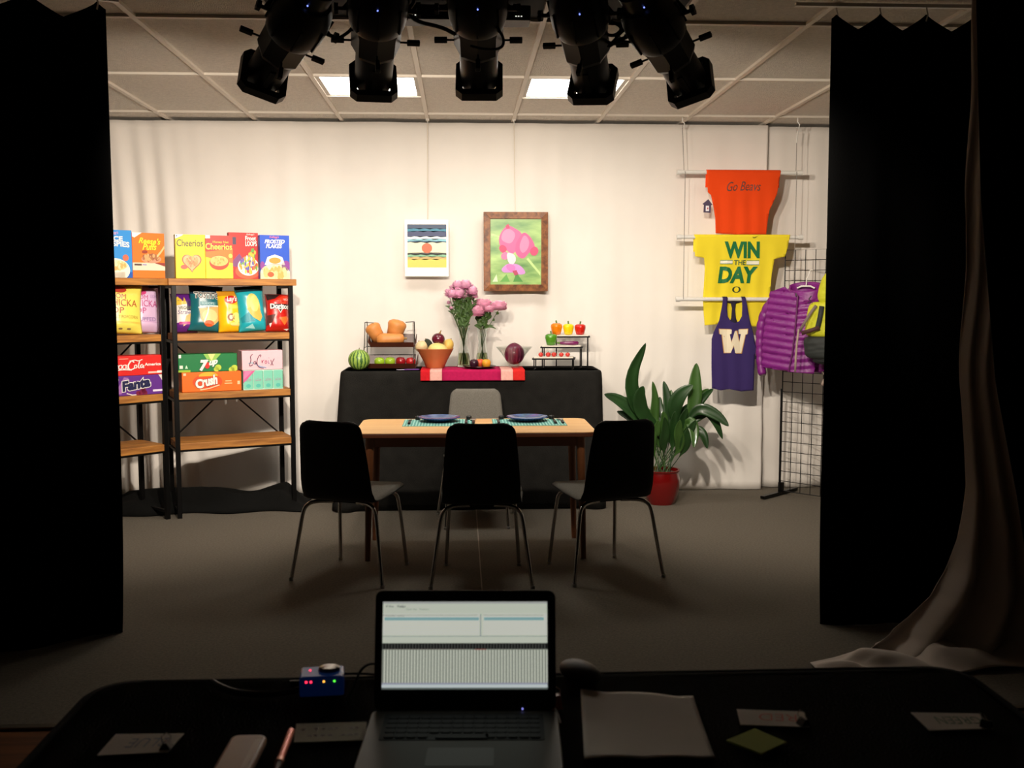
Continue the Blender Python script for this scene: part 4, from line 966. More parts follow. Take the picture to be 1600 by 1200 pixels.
t = thing('framed_photograph', 'wood-framed photograph of a pink flower on green, hanging by a cord', 'picture', (cx, YP, b.z))
fw = 10.5*YP/FPX; fm = wood('walnut_frame', (158, 98, 52), (92, 50, 24), .45, sc=(20, 20, 20))
for (x0, z0, x1, z1, q) in ((-W/2, 0, W/2, 0, 0), (W/2, 0, W/2, H, 1), (W/2, H, -W/2, H, 2), (-W/2, H, -W/2, 0, 3)):
    dx = Vector((x1-x0, 0, z1-z0)).normalized(); inn = Vector((-dx.z, 0, dx.x)); p0, p1 = Vector((x0, 0, z0)), Vector((x1, 0, z1))
    A4 = [p0, p1, p1-dx*fw+inn*fw, p0+dx*fw+inn*fw]
    m = MB(); m.add([v+Vector((0, .012, 0)) for v in A4]+[A4[0]+Vector((0, -.006, 0)), A4[1]+Vector((0, -.006, 0)), A4[2]+Vector((0, -.012, 0)), A4[3]+Vector((0, -.012, 0))], [(3, 2, 1, 0), (4, 5, 6, 7), (0, 1, 5, 4), (1, 2, 6, 5), (2, 3, 7, 6), (3, 0, 4, 7)])
    m.build('frame_rail', fm, t, smooth=False, bevel=.002)
def photo_m():
    m = mat('flower_photo_green', (120, 180, 70), .35); nt = m.node_tree; bb = nt.nodes['Principled BSDF']
    tc = nt.nodes.new('ShaderNodeTexCoord'); mp = nt.nodes.new('ShaderNodeMapping'); mp.inputs['Scale'].default_value = (3.0, 1, 9); mp.inputs['Rotation'].default_value = (0, .7, 0)
    n = nt.nodes.new('ShaderNodeTexNoise'); n.inputs['Scale'].default_value = 1.4; n.inputs['Detail'].default_value = 3
    r = nt.nodes.new('ShaderNodeValToRGB'); r.color_ramp.elements[0].position = .3; r.color_ramp.elements[0].color = lin((58, 128, 34)); r.color_ramp.elements[1].position = .7; r.color_ramp.elements[1].color = lin((176, 214, 118))
    nt.links.new(tc.outputs['Object'], mp.inputs[0]); nt.links.new(mp.outputs[0], n.inputs['Vector']); nt.links.new(n.outputs['Fac'], r.inputs[0]); nt.links.new(r.outputs[0], bb.inputs['Base Color']); return m
MB().box((0, .004, H/2), (W-2*fw+.004, .004, H-2*fw+.004)).build('photo', photo_m(), t, smooth=False)
# zoom 4 pixels (3.87 per px, origin 600,160) -> local
gu = lambda x: (600+x/3.87-805.75)*YP/FPX; gv = lambda y: (455-(160+y/3.87))*YP/FPX
pr = Print(lambda u, v, l: Vector((u, .002-l, v)))
def gp(pts, c_, lvl):
    if len(pts) > 4:
        for _ in range(3): pts = [q for i in range(len(pts)) for q in ((pts[i][0]*.75+pts[(i+1) % len(pts)][0]*.25, pts[i][1]*.75+pts[(i+1) % len(pts)][1]*.25), (pts[i][0]*.25+pts[(i+1) % len(pts)][0]*.75, pts[i][1]*.25+pts[(i+1) % len(pts)][1]*.75))]
    pr.poly([(gu(x), gv(y)) for x, y in pts], c_, lvl)
gp([(648, 795), (700, 812), (700, 820), (648, 812)], (190, 222, 150), 1); gp([(870, 940), (945, 1030), (945, 1050), (860, 950)], (190, 222, 140), 1); gp([(655, 1085), (680, 1040), (688, 1085)], (205, 235, 190), 1); gp([(840, 1085), (800, 1030), (780, 1085)], (60, 140, 40), 1); gp([(700, 1085), (740, 1040), (760, 1085)], (90, 165, 60), 1)
gp([(720, 770), (750, 745), (790, 765), (830, 790), (845, 830), (800, 900), (770, 925), (735, 890), (700, 880), (692, 820)], (232, 96, 156), 3)
gp([(720, 780), (760, 765), (800, 800), (770, 860), (730, 850), (705, 830)], (240, 140, 184), 4)
gp([(845, 785), (880, 810), (905, 850), (915, 890), (880, 905), (850, 945), (820, 945), (790, 910), (795, 860), (820, 815)], (228, 84, 146), 5)
gp([(850, 800), (880, 840), (870, 890), (835, 920), (815, 880), (830, 830)], (240, 132, 178), 6)
gp([(690, 880), (715, 860), (742, 880), (740, 905), (710, 915)], (212, 50, 104), 5); gp([(880, 890), (915, 868), (938, 900), (915, 932), (885, 925)], (214, 56, 110), 7)
gp([(735, 750), (752, 740), (760, 765), (740, 770)], (206, 50, 100), 5)
gp([(705, 920), (740, 900), (760, 930), (740, 955), (710, 950)], (236, 120, 168), 6); gp([(740, 905), (790, 920), (800, 960), (770, 990), (745, 960)], (246, 216, 226), 7)
gp([(705, 1010), (745, 975), (790, 975), (830, 990), (862, 1035), (820, 1045), (790, 1030), (750, 1030), (720, 1030)], (206, 140, 214), 6); gp([(735, 985), (770, 975), (800, 1000), (780, 1030), (745, 1015)], (216, 110, 190), 8); gp([(775, 1020), (800, 1015), (812, 1040), (790, 1048)], (180, 40, 90), 9)
pr.build('flower_print', t)
cord((0-.004, .004, H), (pt(803, 189, YP).x-cx, .004, CEIL-.03-b.z), t)
# ================================================================== DINING TABLE
TD = .69
lt = wood('light_wood_top', (238, 194, 136), (224, 172, 110), .42, sc=(1.2, 14, 14)); lg = wood('leg_wood', (128, 76, 40), (96, 54, 26), .5, sc=(20, 20, 2))
tb0 = (.0755, 5.675); TWd, TDp = 1.27, .62
t = thing('dining_table', 'rectangular light wood dining table with rounded corners and brown tapered legs', 'table', (tb0[0], tb0[1], 0))
MB().prism(rrect(TWd, TDp, .06, 6), TD-.004, TD).build('tabletop', lt, t, bevel=.0015)
MB().prism(rrect(TWd, TDp, .06, 6), TD-.026, TD-.0042).build('top_edge', mat('edge_brown', (92, 46, 22), .5), t, bevel=.003)
m = MB()
for s in (-1, 1): m.box((0, s*.22, TD-.055), (1.08, .02, .058)); m.box((s*.54, 0, TD-.055), (.02, .42, .058))
m.build('apron', mat('apron_wood', (110, 60, 30), .5), t)
for sx in (-1, 1):
    for sy in (-1, 1):
        MB().tube([(sx*.555, sy*.23, TD-.027), (sx*.575, sy*.235, 0)], [.024, .014], 14).build('table_leg', lg, t)
tealA = mat('teal_mat', (96, 168, 160), .8, nz=(120, .35), bump=(300, .5)); tealB = mat('teal_band', (160, 212, 202), .8)
plate_m = mat('blue_glaze', (50, 84, 140), .16, nz=(26, .3), coat=.5)
blkh = mat('dark_handle', (18, 18, 20), .35); stl = mat('steel', (200, 200, 198), .22, 1)
mm = ['left', 'right']
for i, (pxc, x0, x1) in enumerate(((686, 626, 745), (826, 763, 885))):
    a, b = ptz(x0+6, 658, TD).x, ptz(x1-4, 658, TD).x; cx = (a+b)/2; w = b-a; y = 5.79
    t = thing('placemat', 'teal woven placemat under the %s blue plate' % mm[i], 'placemat', (cx, y, TD), 0, 'teal placemats')
    MB().box((0, 0, .0012), (w, .30, .0024)).build('woven_mat', tealA, t, smooth=False)
    q = MB()
    for k in range(24): q.box((-w/2+w*(k+.5)/24, 0, .0027), (w/60, .30, .0006))
    q.build('woven_stripes', tealB, t, smooth=False)
    px = ptz(pxc, 657, TD+.02).x; yp = 5.84
    t = thing('dinner_plate', 'round blue glazed dinner plate on the %s placemat' % mm[i], 'plate', (px, yp, TD+.003), 0, 'blue dinner plates')
    MB().lathe([(0, 0), (.062, 0), (.066, .005), (.095, .014), (.118, .024), (.117, .027), (.09, .018), (.062, .010), (0, .010)], n=48).build('plate', plate_m, t, ang=60)
    for nm_, dx, kind in (('fork', -.165, 0), ('knife', .150, 1), ('spoon', .190, 2)):
        q = thing(nm_, 'dark handled %s %s the %s blue plate' % (nm_, 'left of' if dx < 0 else 'right of' if kind == 1 else 'outermost right of', mm[i]), nm_, (px+dx, y, TD+.0032), 0, None)
        MB().tube([(0, -.09, .006), (0, -.03, .007), (0, .0, .005)], [.008, .009, .005], 10, flat=.6).build('handle', blkh, q)
        h = MB()
        if kind == 0:
            h.box((0, .03, .004), (.008, .06, .003)); h.box((0, .065, .004), (.022, .02, .003))
            for s in (-.008, -.0027, .0027, .008): h.box((s, .09, .004), (.003, .035, .003))
        elif kind == 1: h.prism([(-.006, 0), (.006, 0), (.009, .06), (.006, .105), (-.004, .11), (-.006, .05)], .002, .005)
        else:
            h.box((0, .03, .004), (.007, .06, .003)); h.ball((0, .082, .006), .026, 14, (.75, 1, .2))
        h.build('blade' if kind == 1 else 'head', stl, q)
# napkin rings / small dark knobs beside the plates
for i, px in enumerate((651, 733, 785, 866)):
    c = ptz(px, 659, TD+.01); q = tag(MB().lathe([(.012, 0), (.016, .004), (.016, .018), (.012, .022), (.010, .018), (.010, .004), (.012, 0)], c=(c.x, 5.915, TD+.0034), n=18).build('napkin_ring', blkh), ['small dark ring on the left placemat, left of the plate', 'small dark ring on the left placemat, right of the plate', 'small dark ring on the right placemat, left of the plate', 'small dark ring on the right placemat, right of the plate'][i], 'napkin ring', 'dark rings on the placemats')
# ================================================================== CHAIRS
gry = mat('grey_tweed', (122, 118, 110), .95, nz=(240, .3), bump=(700, .5), spec=.1)
shl = mat('black_shell', (9, 9, 9), .55, spec=.2)
def chair_path():
    """side profile (y, z): front of the seat to the top of the back"""
    return [(.205, .408), (.195, .425), (.10, .425), (-.05, .408), (-.15, .400), (-.195, .412), (-.225, .45), (-.24, .52), (-.255, .62), (-.275, .72), (-.292, .805)]
def widths(k):  # k along the profile 0..1
    pts = [(0, .36), (.08, .40), (.25, .41), (.45, .39), (.55, .375), (.62, .372), (.8, .35), (.95, .325), (1, .315)]
    for i in range(len(pts)-1):
        if k <= pts[i+1][0]: a = (k-pts[i][0])/(pts[i+1][0]-pts[i][0]); return pts[i][1]*(1-a)+pts[i+1][1]*a
    return pts[-1][1]
def chair_shell(off, inset, thick):
    P = [Vector((0, y, z)) for y, z in chair_path()]
    for _ in range(2):
        o = [P[0]]
        for i in range(len(P)-1): o += [P[i].lerp(P[i+1], .25), P[i].lerp(P[i+1], .75)]
        o.append(P[-1]); P = o
    L = [0]
    for i in range(1, len(P)): L.append(L[-1]+(P[i]-P[i-1]).length)
    def at(s):
        for i in range(1, len(P)):
            if s <= L[i]+1e-9: k = (s-L[i-1])/(L[i]-L[i-1]); d = (P[i]-P[i-1]).normalized(); return P[i-1].lerp(P[i], k), Vector((0, d.z, -d.y))
        return P[-1], Vector((0, 1, 0))
    T = L[-1]; nv, nu = 56, 18; R = .05
    m = MB()
    for sgn in (0, 1):
        vs = []
        for j in range(nv+1):
            s = inset+(T-2*inset)*j/nv; p, n = at(s)
            e = min(s, T-s)
            w = widths(s/T)/2-inset
            if e < R: w -= R-sqrt(max(0, R*R-(R-e)**2))
            for i in range(nu+1):
                u = -1+2*i/nu; dish = .012*(u*u)*(1 if s > T*.5 else .4)
                vs.append(Vector((u*w, p.y, p.z))+n*(off+dish+(thick if sgn else 0)*(1 if abs(u) < .99 and 0 < j < nv else .25)))
        k = nu+1; f = [(j*k+i, j*k+i+1, (j+1)*k+i+1, (j+1)*k+i) for j in range(nv) for i in range(nu)]
        m.add(vs, f if sgn else [q[::-1] for q in f])
        if sgn == 0: base = len(m.v)-len(vs)
    n0 = (nu+1)*(nv+1); k = nu+1
    edge = [i for i in range(nu+1)]+[j*k+nu for j in range(1, nv+1)]+[nv*k+i for i in range(nu-1, -1, -1)]+[j*k for j in range(nv-1, 0, -1)]
    m.f += [(edge[i], edge[(i+1) % len(edge)], n0+edge[(i+1) % len(edge)], n0+edge[i]) for i in range(len(edge))]; m.mi += [0]*len(edge)
    return m
def make_chair():
    t = thing('dining_chair', '', 'chair')
    chair_shell(0, 0, -.009).build('shell', shl, t, ang=60)
    chair_shell(.0005, .003, .013).build('upholstery', gry, t, ang=70)
    tp = {}
    for s in (-1, 1):
        rear = [(s*.06, -.12, .385), (s*.14, -.155, .388), (s*.178, -.178, .375), (s*.196, -.19, .345), (s*.213, -.205, .22), (s*.245, -.235, .004)]
        front = [(s*.06, .08, .398), (s*.13, .12, .40), (s*.160, .145, .385), (s*.168, .155, .34), (s*.178, .175, .2), (s*.190, .20, .004)]
        for P in (rear, front):
            q = [Vector(p) for p in P]; o = [q[0]]
            for _ in range(2):
                o = [q[0]]
                for i in range(len(q)-1): o += [q[i].lerp(q[i+1], .25), q[i].lerp(q[i+1], .75)]
                o.append(q[-1]); q = o
            l = MB().tube(q, .0095, 12).build('leg', CHR, t)
            MB().lathe([(.011, 0), (.011, .012), (.0095, .016)], c=(P[-1][0], P[-1][1], 0), n=12).build('foot_cap', mat('cap_plastic', (150, 148, 142), .4), l)
    m = MB(); m.box((0, -.12, .388), (.13, .02, .012)); m.box((0, .08, .400), (.13, .02, .012)); m.box((0, -.02, .392), (.02, .2, .012)); m.build('seat_frame', BLK, t)
    return t
ch0 = make_chair()
def feet(rl, rr, fl, fr):
    a, b, c, d = [ptz(p[0], p[1], 0) for p in (rl, rr, fl, fr)]
    rear, fro = (a+b)/2, (c+d)/2; f = (fro-rear)
    return (rear+fro)/2+f.normalized()*.0175, math.atan2(-f.x, f.y)
spots = [feet((448, 908), (597, 922), (538, 873), (636, 880)), feet((672, 921), (833, 919), (698, 884), (810, 884)), feet((897, 917), (1042, 904), (858, 880), (956, 870))]
spots.append((Vector((.0915, 6.36, 0)), pi))
cl = ['black-backed grey chair at the left end of the near side of the table, turned right', 'black-backed grey chair in the middle of the near side, seen square from behind', 'black-backed grey chair at the right end of the near side, turned left', 'grey upholstered chair at the far side of the table, facing the camera']
for i, (p, a) in enumerate(spots):
    o = ch0 if i == 0 else dup(ch0); o.location = (p.x, p.y, 0); o.rotation_euler = (0, 0, a); tag(o, cl[i], 'chair', 'dining chairs around the wooden table')
# ================================================================== POTTED PLANT
c = ptz(1040, 790, 0); pc_ = Vector((1.345, 6.88, 0))
t = thing('potted_plant', 'tall broad-leaved green plant in a glossy red ceramic pot', 'plant', pc_)
PH = zat(pc_.x, 6.88, 733); pr_ = 29*6.8/FPX
MB().lathe([(0, .0), (pr_*.72, 0), (pr_*.80, .02), (pr_*1.0, PH*.45), (pr_*1.05, PH*.72), (pr_*.96, PH*.93), (pr_*1.04, PH*.97), (pr_*1.04, PH), (pr_*.93, PH), (pr_*.9, PH*.9), (0, PH*.88)], n=44).build('pot', mat('red_glaze', (112, 9, 9), .22, nz=(6, .1), coat=.6), t, ang=50)
MB().ball((0, 0, PH*.885), pr_*.9, 24, (1, 1, .14), lambda a, z: 1+.05*n1(a*3, z*4)).build('soil', mat('soil', (70, 44, 28), .95, bump=(80, .8)), t)
lf = mat('leaf_green', (30, 62, 24), .42, nz=(7, .35), coat=.15); lf2 = mat('leaf_light', (58, 92, 38), .42, nz=(7, .25), coat=.15)
def P3(x, y, dy=0):    # zoom-6 pixel of the photograph (4.445 per px) to local coordinates
    q = pt(930+x/4.445, 530+y/4.445, 6.88+dy); return q-pc_
def leaf(m, pts, w, twist=0):
    """blade along a spine; pts 3-D; first part is the petiole"""
    q = [Vector(p) for p in pts]
    for _ in range(2):
        o = [q[0]]
        for i in range(len(q)-1): o += [q[i].lerp(q[i+1], .25), q[i].lerp(q[i+1], .75)]
        o.append(q[-1]); q = o
    n = len(q)-1; vs = []
    for i, p in enumerate(q):
        k = i/n; d = (q[min(i+1, n)]-q[max(i-1, 0)]).normalized(); ang = twist*k
        side = d.cross(Vector((sin(ang), -cos(ang), 0.15))).normalized(); nr = side.cross(d).normalized()
        h = max(0, (k-.3)/.7); ww = w*3.5*(max(0, h)**.8)*(max(0, 1-h)**1.15)+.0028*(1-k)
        vs += [p-side*ww+nr*ww*.28, p-side*ww*.5+nr*ww*.05, p, p+side*ww*.5+nr*ww*.05, p+side*ww+nr*ww*.28]
    m.add(vs, [(5*i+j, 5*i+j+1, 5*i+j+6, 5*i+j+5) for i in range(n) for j in range(4)])
base = lambda k: (sin(k*2.4)*.05, cos(k*1.7)*.05, PH*.88)
A_, B_ = MB(), MB()
L_ = [([(490, 880), (330, 560), (270, 440), (235, 260), (352, 25)], .062, -.1, 0, .4), ([(470, 880), (390, 640), (330, 560), (170, 420), (62, 382)], .055, -.05, 0, .2),
      ([(480, 880), (440, 620), (370, 530), (260, 450), (180, 405)], .05, .02, 1, 0), ([(480, 880), (450, 620), (320, 520), (300, 400), (335, 325)], .06, -.12, 0, 0),
      ([(500, 880), (430, 640), (405, 540), (415, 420), (398, 292)], .042, 0, 1, .6), ([(510, 880), (520, 640), (510, 520), (500, 400), (475, 290)], .042, .05, 0, 0),
      ([(520, 880), (560, 600), (545, 470), (590, 380), (680, 318)], .062, -.08, 0, -.3), ([(540, 880), (640, 600), (690, 440), (690, 300), (703, 165)], .060, 0, 1, 0),
      ([(540, 880), (640, 620), (690, 480), (760, 390), (820, 345)], .035, .06, 0, .2), ([(545, 880), (650, 610), (700, 420), (740, 380), (790, 345)], .03, .1, 1, 0),
      ([(540, 880), (640, 560), (720, 470), (840, 520), (928, 605)], .048, -.1, 0, 0), ([(540, 880), (650, 560), (760, 480), (830, 560), (885, 695)], .04, -.04, 0, .3),
      ([(540, 880), (630, 600), (660, 560), (690, 640), (685, 755)], .045, -.14, 1, 0), ([(545, 880), (640, 660), (700, 630), (750, 660), (778, 760)], .045, -.1, 0, .3),
      ([(500, 880), (540, 700), (560, 600), (600, 520), (670, 440)], .05, .03, 0, 0), ([(500, 880), (470, 720), (460, 640), (480, 560), (470, 500)], .04, -.05, 1, .3),
      ([(480, 880), (440, 720), (400, 680), (420, 640), (440, 560)], .04, -.12, 1, 0), ([(460, 880), (410, 800), (395, 740), (400, 680), (425, 600)], .035, -.1, 1, .2),
      ([(520, 880), (600, 720), (610, 640), (600, 560), (640, 480)], .045, -.06, 0, .3), ([(540, 880), (600, 800), (620, 740), (640, 660), (700, 560)], .045, -.12, 0, 0),
      ([(470, 880), (460, 760), (440, 700), (450, 600), (440, 540)], .045, .05, 0, 0), ([(510, 880), (515, 700), (540, 560), (520, 440), (528, 350)], .035, .1, 1, 0),
      ([(490, 880), (490, 700), (470, 560), (440, 470), (450, 400)], .04, .12, 0, 0), ([(540, 880), (570, 800), (590, 720), (570, 640), (590, 560)], .045, -.14, 1, .2),
      ([(520, 880), (535, 760), (545, 680), (540, 600), (555, 500)], .045, -.1, 0, 0), ([(490, 880), (480, 780), (470, 720), (490, 620), (480, 540)], .04, -.13, 0, .2),
      ([(520, 880), (620, 640), (700, 540), (780, 500), (850, 500)], .04, .02, 0, 0), ([(450, 880), (390, 700), (330, 600), (250, 540), (150, 500)], .045, .08, 0, 0)]
for k, (ps, w, dy, c_, tw) in enumerate(L_):
    pp = [Vector(base(k))]+[P3(x, y, dy*(i+1)/4) for i, (x, y) in enumerate(ps[1:])]
    leaf(B_ if c_ else A_, pp, w*.84, tw)
A_.build('dark_leaves', lf, t, ang=180, solid=.0012); B_.build('light_leaves', lf2, t, ang=180, solid=.0012)
# ================================================================== HANGING PIPE RACK AND SHIRTS
YR = 7.08
t = thing('hanging_rack', 'white plastic pipe ladder hung from the ceiling by white cords', 'clothes rack', (0, YR, 0))
pz = []
for px0, px1, py in ((1058, 1253, 269.5), (1058, 1254, 370.5), (1056, 1258, 467.5)):
    x0, x1 = pt(px0, py, YR).x, pt(px1, py, YR).x; z = zat((x0+x1)/2, YR, py); pz.append((x0, x1, z))
    o = MB().tube([(x0, 0, z), (x1, 0, z)], .0135, 16).build('pipe', WHP, t)
    m = MB(); m.tube([(x0-.002, 0, z), (x0+.028, 0, z)], .0175, 16); m.tube([(x1-.028, 0, z), (x1+.002, 0, z)], .0175, 16); m.build('end_cap', WHP, o)
xc0, xc1 = pt(1068, 400, YR).x, pt(1243, 300, YR).x
for x, k in ((xc0, 0), (xc1, 1)):
    MB().tube([(x-(.02 if k == 0 else 0), 0, CEIL-.06), (x-(.005 if k == 0 else 0), -.001, pz[0][2]+.014), (x, -.0165, pz[0][2]), (x, -.014, pz[1][2]), (x, -.014, pz[2][2])], .0022, 6).build('rope', mat('rope_grey', (140, 134, 128), .7), t)
m = MB(); m.tube([(xc1+.005, 0, CEIL-.09), (xc1-.002, 0, pz[0][2]+.2)], .006, 8); m.build('rope_tail', WHP, t)
for x in (xc0-.02, xc1+.004):
    m = MB(); m.tube([(x, 0, CEIL-.002), (x, 0, CEIL-.03), (x+.014, 0, CEIL-.045), (x+.008, 0, CEIL-.072), (x-.010, 0, CEIL-.066)], .004, 7); m.build('rack_hook', WHP, t)
def shirt(name, label, cat, pts, col, yo, pxy, wrinkles, sd, holes=(), drift=0, fold=True, sub=.018):
    """pts in photo pixels; the cloth hangs at Y=YR+yo"""
    Yc = YR+yo
    tt = thing(name, label, cat, (0, Yc, 0), 0, 'shirts on the hanging pipe rack')
    W3 = lambda p: (pt(p[0], p[1], Yc).x, pt(p[0], p[1], Yc).z)
    top = max(W3(p)[1] for p in pts)
    def fn(u, v, l):
        d = max(0, top-v); y = drift*min(1, d/.40)+wrinkles*(sin(u*60+sd+1.5*n1(u*4, v*3, sd))*min(1, d*4)*.5+n1(u*9, v*2.2, sd)*min(1, d*6))
        return Vector((u, y-l, v))
    m = mat('cloth_'+name+'%d' % sd, col, .85, nz=(5, .05), bump=(400, .15), spec=.15)
    o = sheet([W3(p) for p in pts], fn, 'fabric', m, tt, .003, sub, [[W3(p) for p in h] for h in holes])
    if fold:   # the strip laid over the pipe and hanging behind it
        z = fold[2]; a, b = W3((fold[0], 300))[0], W3((fold[1], 300))[0]
        def over(u, v):
            x = a+(b-a)*u; an = pi*min(1, v/.35); r = .0165
            if v < .35: return Vector((x, -r*cos(an)-yo, z+r*sin(an)))
            return Vector((x, r-yo+.004*n1(x*9, v), z-.10*(v-.35)/.65))
        MB().grid(over, 50, 20).build('fold_over_pipe', m, tt, solid=.003)
    return tt, fn, W3
z5 = lambda L: [(x/3.75+1030, y/3.75+180) for x, y in L]
z6 = lambda L: [(x/3.3333+1080, y/3.3333+440) for x, y in L]
t, fn, W3 = shirt('tshirt', 'orange t-shirt with grey script lettering on the top pipe', 't-shirt', z5([(278, 330), (280, 390), (285, 452), (303, 468), (318, 540), (328, 600), (330, 692), (450, 698), (628, 698), (634, 640), (645, 560), (672, 500), (690, 462), (702, 400), (712, 330)]), (232, 72, 20), -.019, None, .006, 3, fold=(1104, 1219.5, pz[0][2]))
pr = Print(lambda u, v, l: fn(u, v, l+.003), sub=.03)
a = W3(z5([(395, 445)])[0]); b = W3(z5([(595, 392)])[0])
pr.text('Go Beavs', (a[0], a[1], b[0], b[1]), (96, 62, 54), 2, shear=.35, bold=-.0, tilt=.02, arc=.004)
pr.build('lettering', t)
tg = thing('price_tag', 'small dark and white swing tag at the left side of the orange shirt', 'tag', (pt(1105, 323, YR-.02).x, YR-.022, pt(1105, 323, YR-.02).z))
MB().prism([(-.026, -.038), (.022, -.042), (.026, .010), (.036, .012), (.006, .050), (-.034, .018), (-.024, .012)], 0, .003, Matrix.Rotation(pi/2, 4, 'X')).build('card', ink((72, 58, 84)), tg)
q = MB(); q.box((.0, -.004, -.012), (.022, .002, .036)); q.build('paper_label', ink((235, 230, 235)), tg); q = MB(); q.box((.002, -.0055, -.012), (.008, .001, .012)); q.build('printed_mark', ink((190, 60, 70)), tg)
MB().tube([(.006, 0, .05), (.03, .004, .06), (.05, .006, .05)], .001, 5).build('string', WHP, tg)
# yellow
t, fn, W3 = shirt('tshirt', 'yellow t-shirt with green block lettering on the second pipe', 't-shirt', z5([(212, 700), (210, 770), (213, 826), (268, 836), (274, 900), (272, 1000), (268, 1080)])+[(1102.5, 490), (1104, 509), (1130, 506), (1160, 509), (1191, 511), (1193, 495)]+z5([(628, 1180), (650, 1110), (662, 1060), (664, 1000), (668, 930), (680, 842), (742, 828), (757, 770), (767, 700)]), (240, 218, 52), -.021, None, .007, 8, drift=.056, fold=(1086.5, 1234.5, pz[1][2]))
pr = Print(lambda u, v, l: fn(u, v, l+.003), sub=.03)
def zb(x0, y0, x1, y1): a = W3(z5([(x0, y0)])[0]); b = W3(z5([(x1, y1)])[0]); return (a[0], a[1], b[0], b[1])
GR = (24, 112, 62)
pr.text('WIN', zb(382, 838, 595, 740), GR, 3, bold=.05, shear=-.06); pr.text('DAY', zb(352, 984, 585, 886), GR, 3, bold=.05, shear=.1)
pr.text('THE', zb(443, 878, 512, 848), (40, 90, 60), 3, bold=.02)
for r_ in ((362, 872, 436, 848), (516, 878, 592, 850)):
    pr.rect(*zb(*r_), (70, 130, 90), 1); pr.rect(*zb(r_[0]+1, r_[1]-4, r_[2]-1, r_[3]+4), (246, 242, 220), 2)
bx = zb(438, 1040, 488, 1003); cx, cy = (bx[0]+bx[2])/2, (bx[1]+bx[3])/2
pr.ell(cx, cy, (bx[2]-bx[0])/2, (bx[3]-bx[1])/2, (40, 62, 30), 3); pr.ell(cx, cy, (bx[2]-bx[0])/3.6, (bx[3]-bx[1])/2.6, (240, 214, 22), 4)
pr.poly([W3(p) for p in z5([(548, 712), (556, 716), (582, 706), (560, 721), (549, 720)])], (110, 110, 20), 2)
pr.build('lettering', t)
# purple tank: front, straps and inner racerback
tank = z6([(166, 84), (160, 130), (146, 200), (118, 262), (107, 300), (106, 430), (108, 556), (150, 566), (200, 560), (260, 572), (325, 566), (328, 470), (332, 400), (338, 340), (322, 262), (304, 200), (292, 130), (284, 84), (264, 84), (266, 130), (264, 180), (250, 206), (228, 216), (206, 206), (190, 180), (186, 130), (190, 84)])
t, fn, W3 = shirt('tank_top', 'dark purple racerback tank top with a cream letter on the lowest pipe', 'tank top', tank, (58, 44, 98), -.024, None, .007, 5, fold=False)
pr = Print(lambda u, v, l: fn(u, v, l+.003), sub=.03)
def za(x0, y0, x1, y1): a = W3(z6([(x0, y0)])[0]); b = W3(z6([(x1, y1)])[0]); return (a[0], a[1], b[0], b[1])
def P6(L): return [W3(p) for p in z6(L)]
Wp = [(146, 248), (210, 250), (208, 272), (200, 274), (208, 318), (226, 258), (236, 258), (250, 318), (258, 274), (246, 272), (246, 250), (292, 248), (290, 274), (280, 276), (260, 372), (228, 372), (220, 330), (206, 370), (172, 370), (160, 276), (148, 274)]
c1 = (200, 150, 80); pr.poly(P6([(x+(4 if x > 218 else -4), y+(3 if y > 300 else -3)) for x, y in Wp]), c1, 1); pr.poly(P6(Wp), (238, 226, 196), 3)
pr.build('lettering', t)
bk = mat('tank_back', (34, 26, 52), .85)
m = MB()
def yb(p, y): w = W3(p); return Vector((w[0], y, w[1]))
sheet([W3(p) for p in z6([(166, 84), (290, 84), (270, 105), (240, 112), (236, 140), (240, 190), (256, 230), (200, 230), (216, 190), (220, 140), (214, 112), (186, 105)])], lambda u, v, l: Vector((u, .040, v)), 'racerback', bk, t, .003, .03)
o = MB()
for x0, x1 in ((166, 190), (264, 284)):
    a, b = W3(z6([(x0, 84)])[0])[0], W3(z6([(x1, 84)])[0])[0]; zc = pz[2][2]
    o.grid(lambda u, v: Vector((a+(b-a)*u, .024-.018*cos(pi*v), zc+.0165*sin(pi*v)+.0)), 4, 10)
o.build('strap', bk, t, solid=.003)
MB().box((W3(z6([(334, 395)])[0])[0], -.004, W3(z6([(334, 395)])[0])[1]), (.012, .003, .022)).build('side_tag', ink((30, 28, 40)), t)
# ================================================================== WIRE GRID PANEL
g0 = pt(1219, 767, 7.13); gz0, gz1 = .03, zat(g0.x, 7.13, 391)
ga_ = -radians(47)
t = thing('grid_panel', 'black wire grid display panel standing on a low foot at the right', 'display panel', (g0.x, 7.13, 0), ga_)
w_ = .61; f = MB(); nr_ = 24
f.tube([(0, 0, gz0), (0, 0, gz1), (w_, 0, gz1), (w_, 0, gz0), (0, 0, gz0)], .0042, 8); f.build('frame', BLK, t)
f = MB()
for k in range(1, 8): f.tube([(w_*k/8, 0, gz0), (w_*k/8, 0, gz1)], .0026, 6)
f.build('vertical_wires', BLK, t); f = MB()
for k in range(1, nr_): f.tube([(0, 0, gz0+(gz1-gz0)*k/nr_), (w_, 0, gz0+(gz1-gz0)*k/nr_)], .0026, 6)
f.build('horizontal_wires', BLK, t)
for x in (.006, w_-.006):
    m = MB(); m.box((x, -.02, .016), (.03, .46, .02)); m.box((x, 0, .05), (.03, .03, .08)); m.build('foot', BLK, t)
m = MB(); m.tube([(.0, -.012, .04), (.0, -.012, .75)], .007, 8); m.build('support_post', BLK, t)
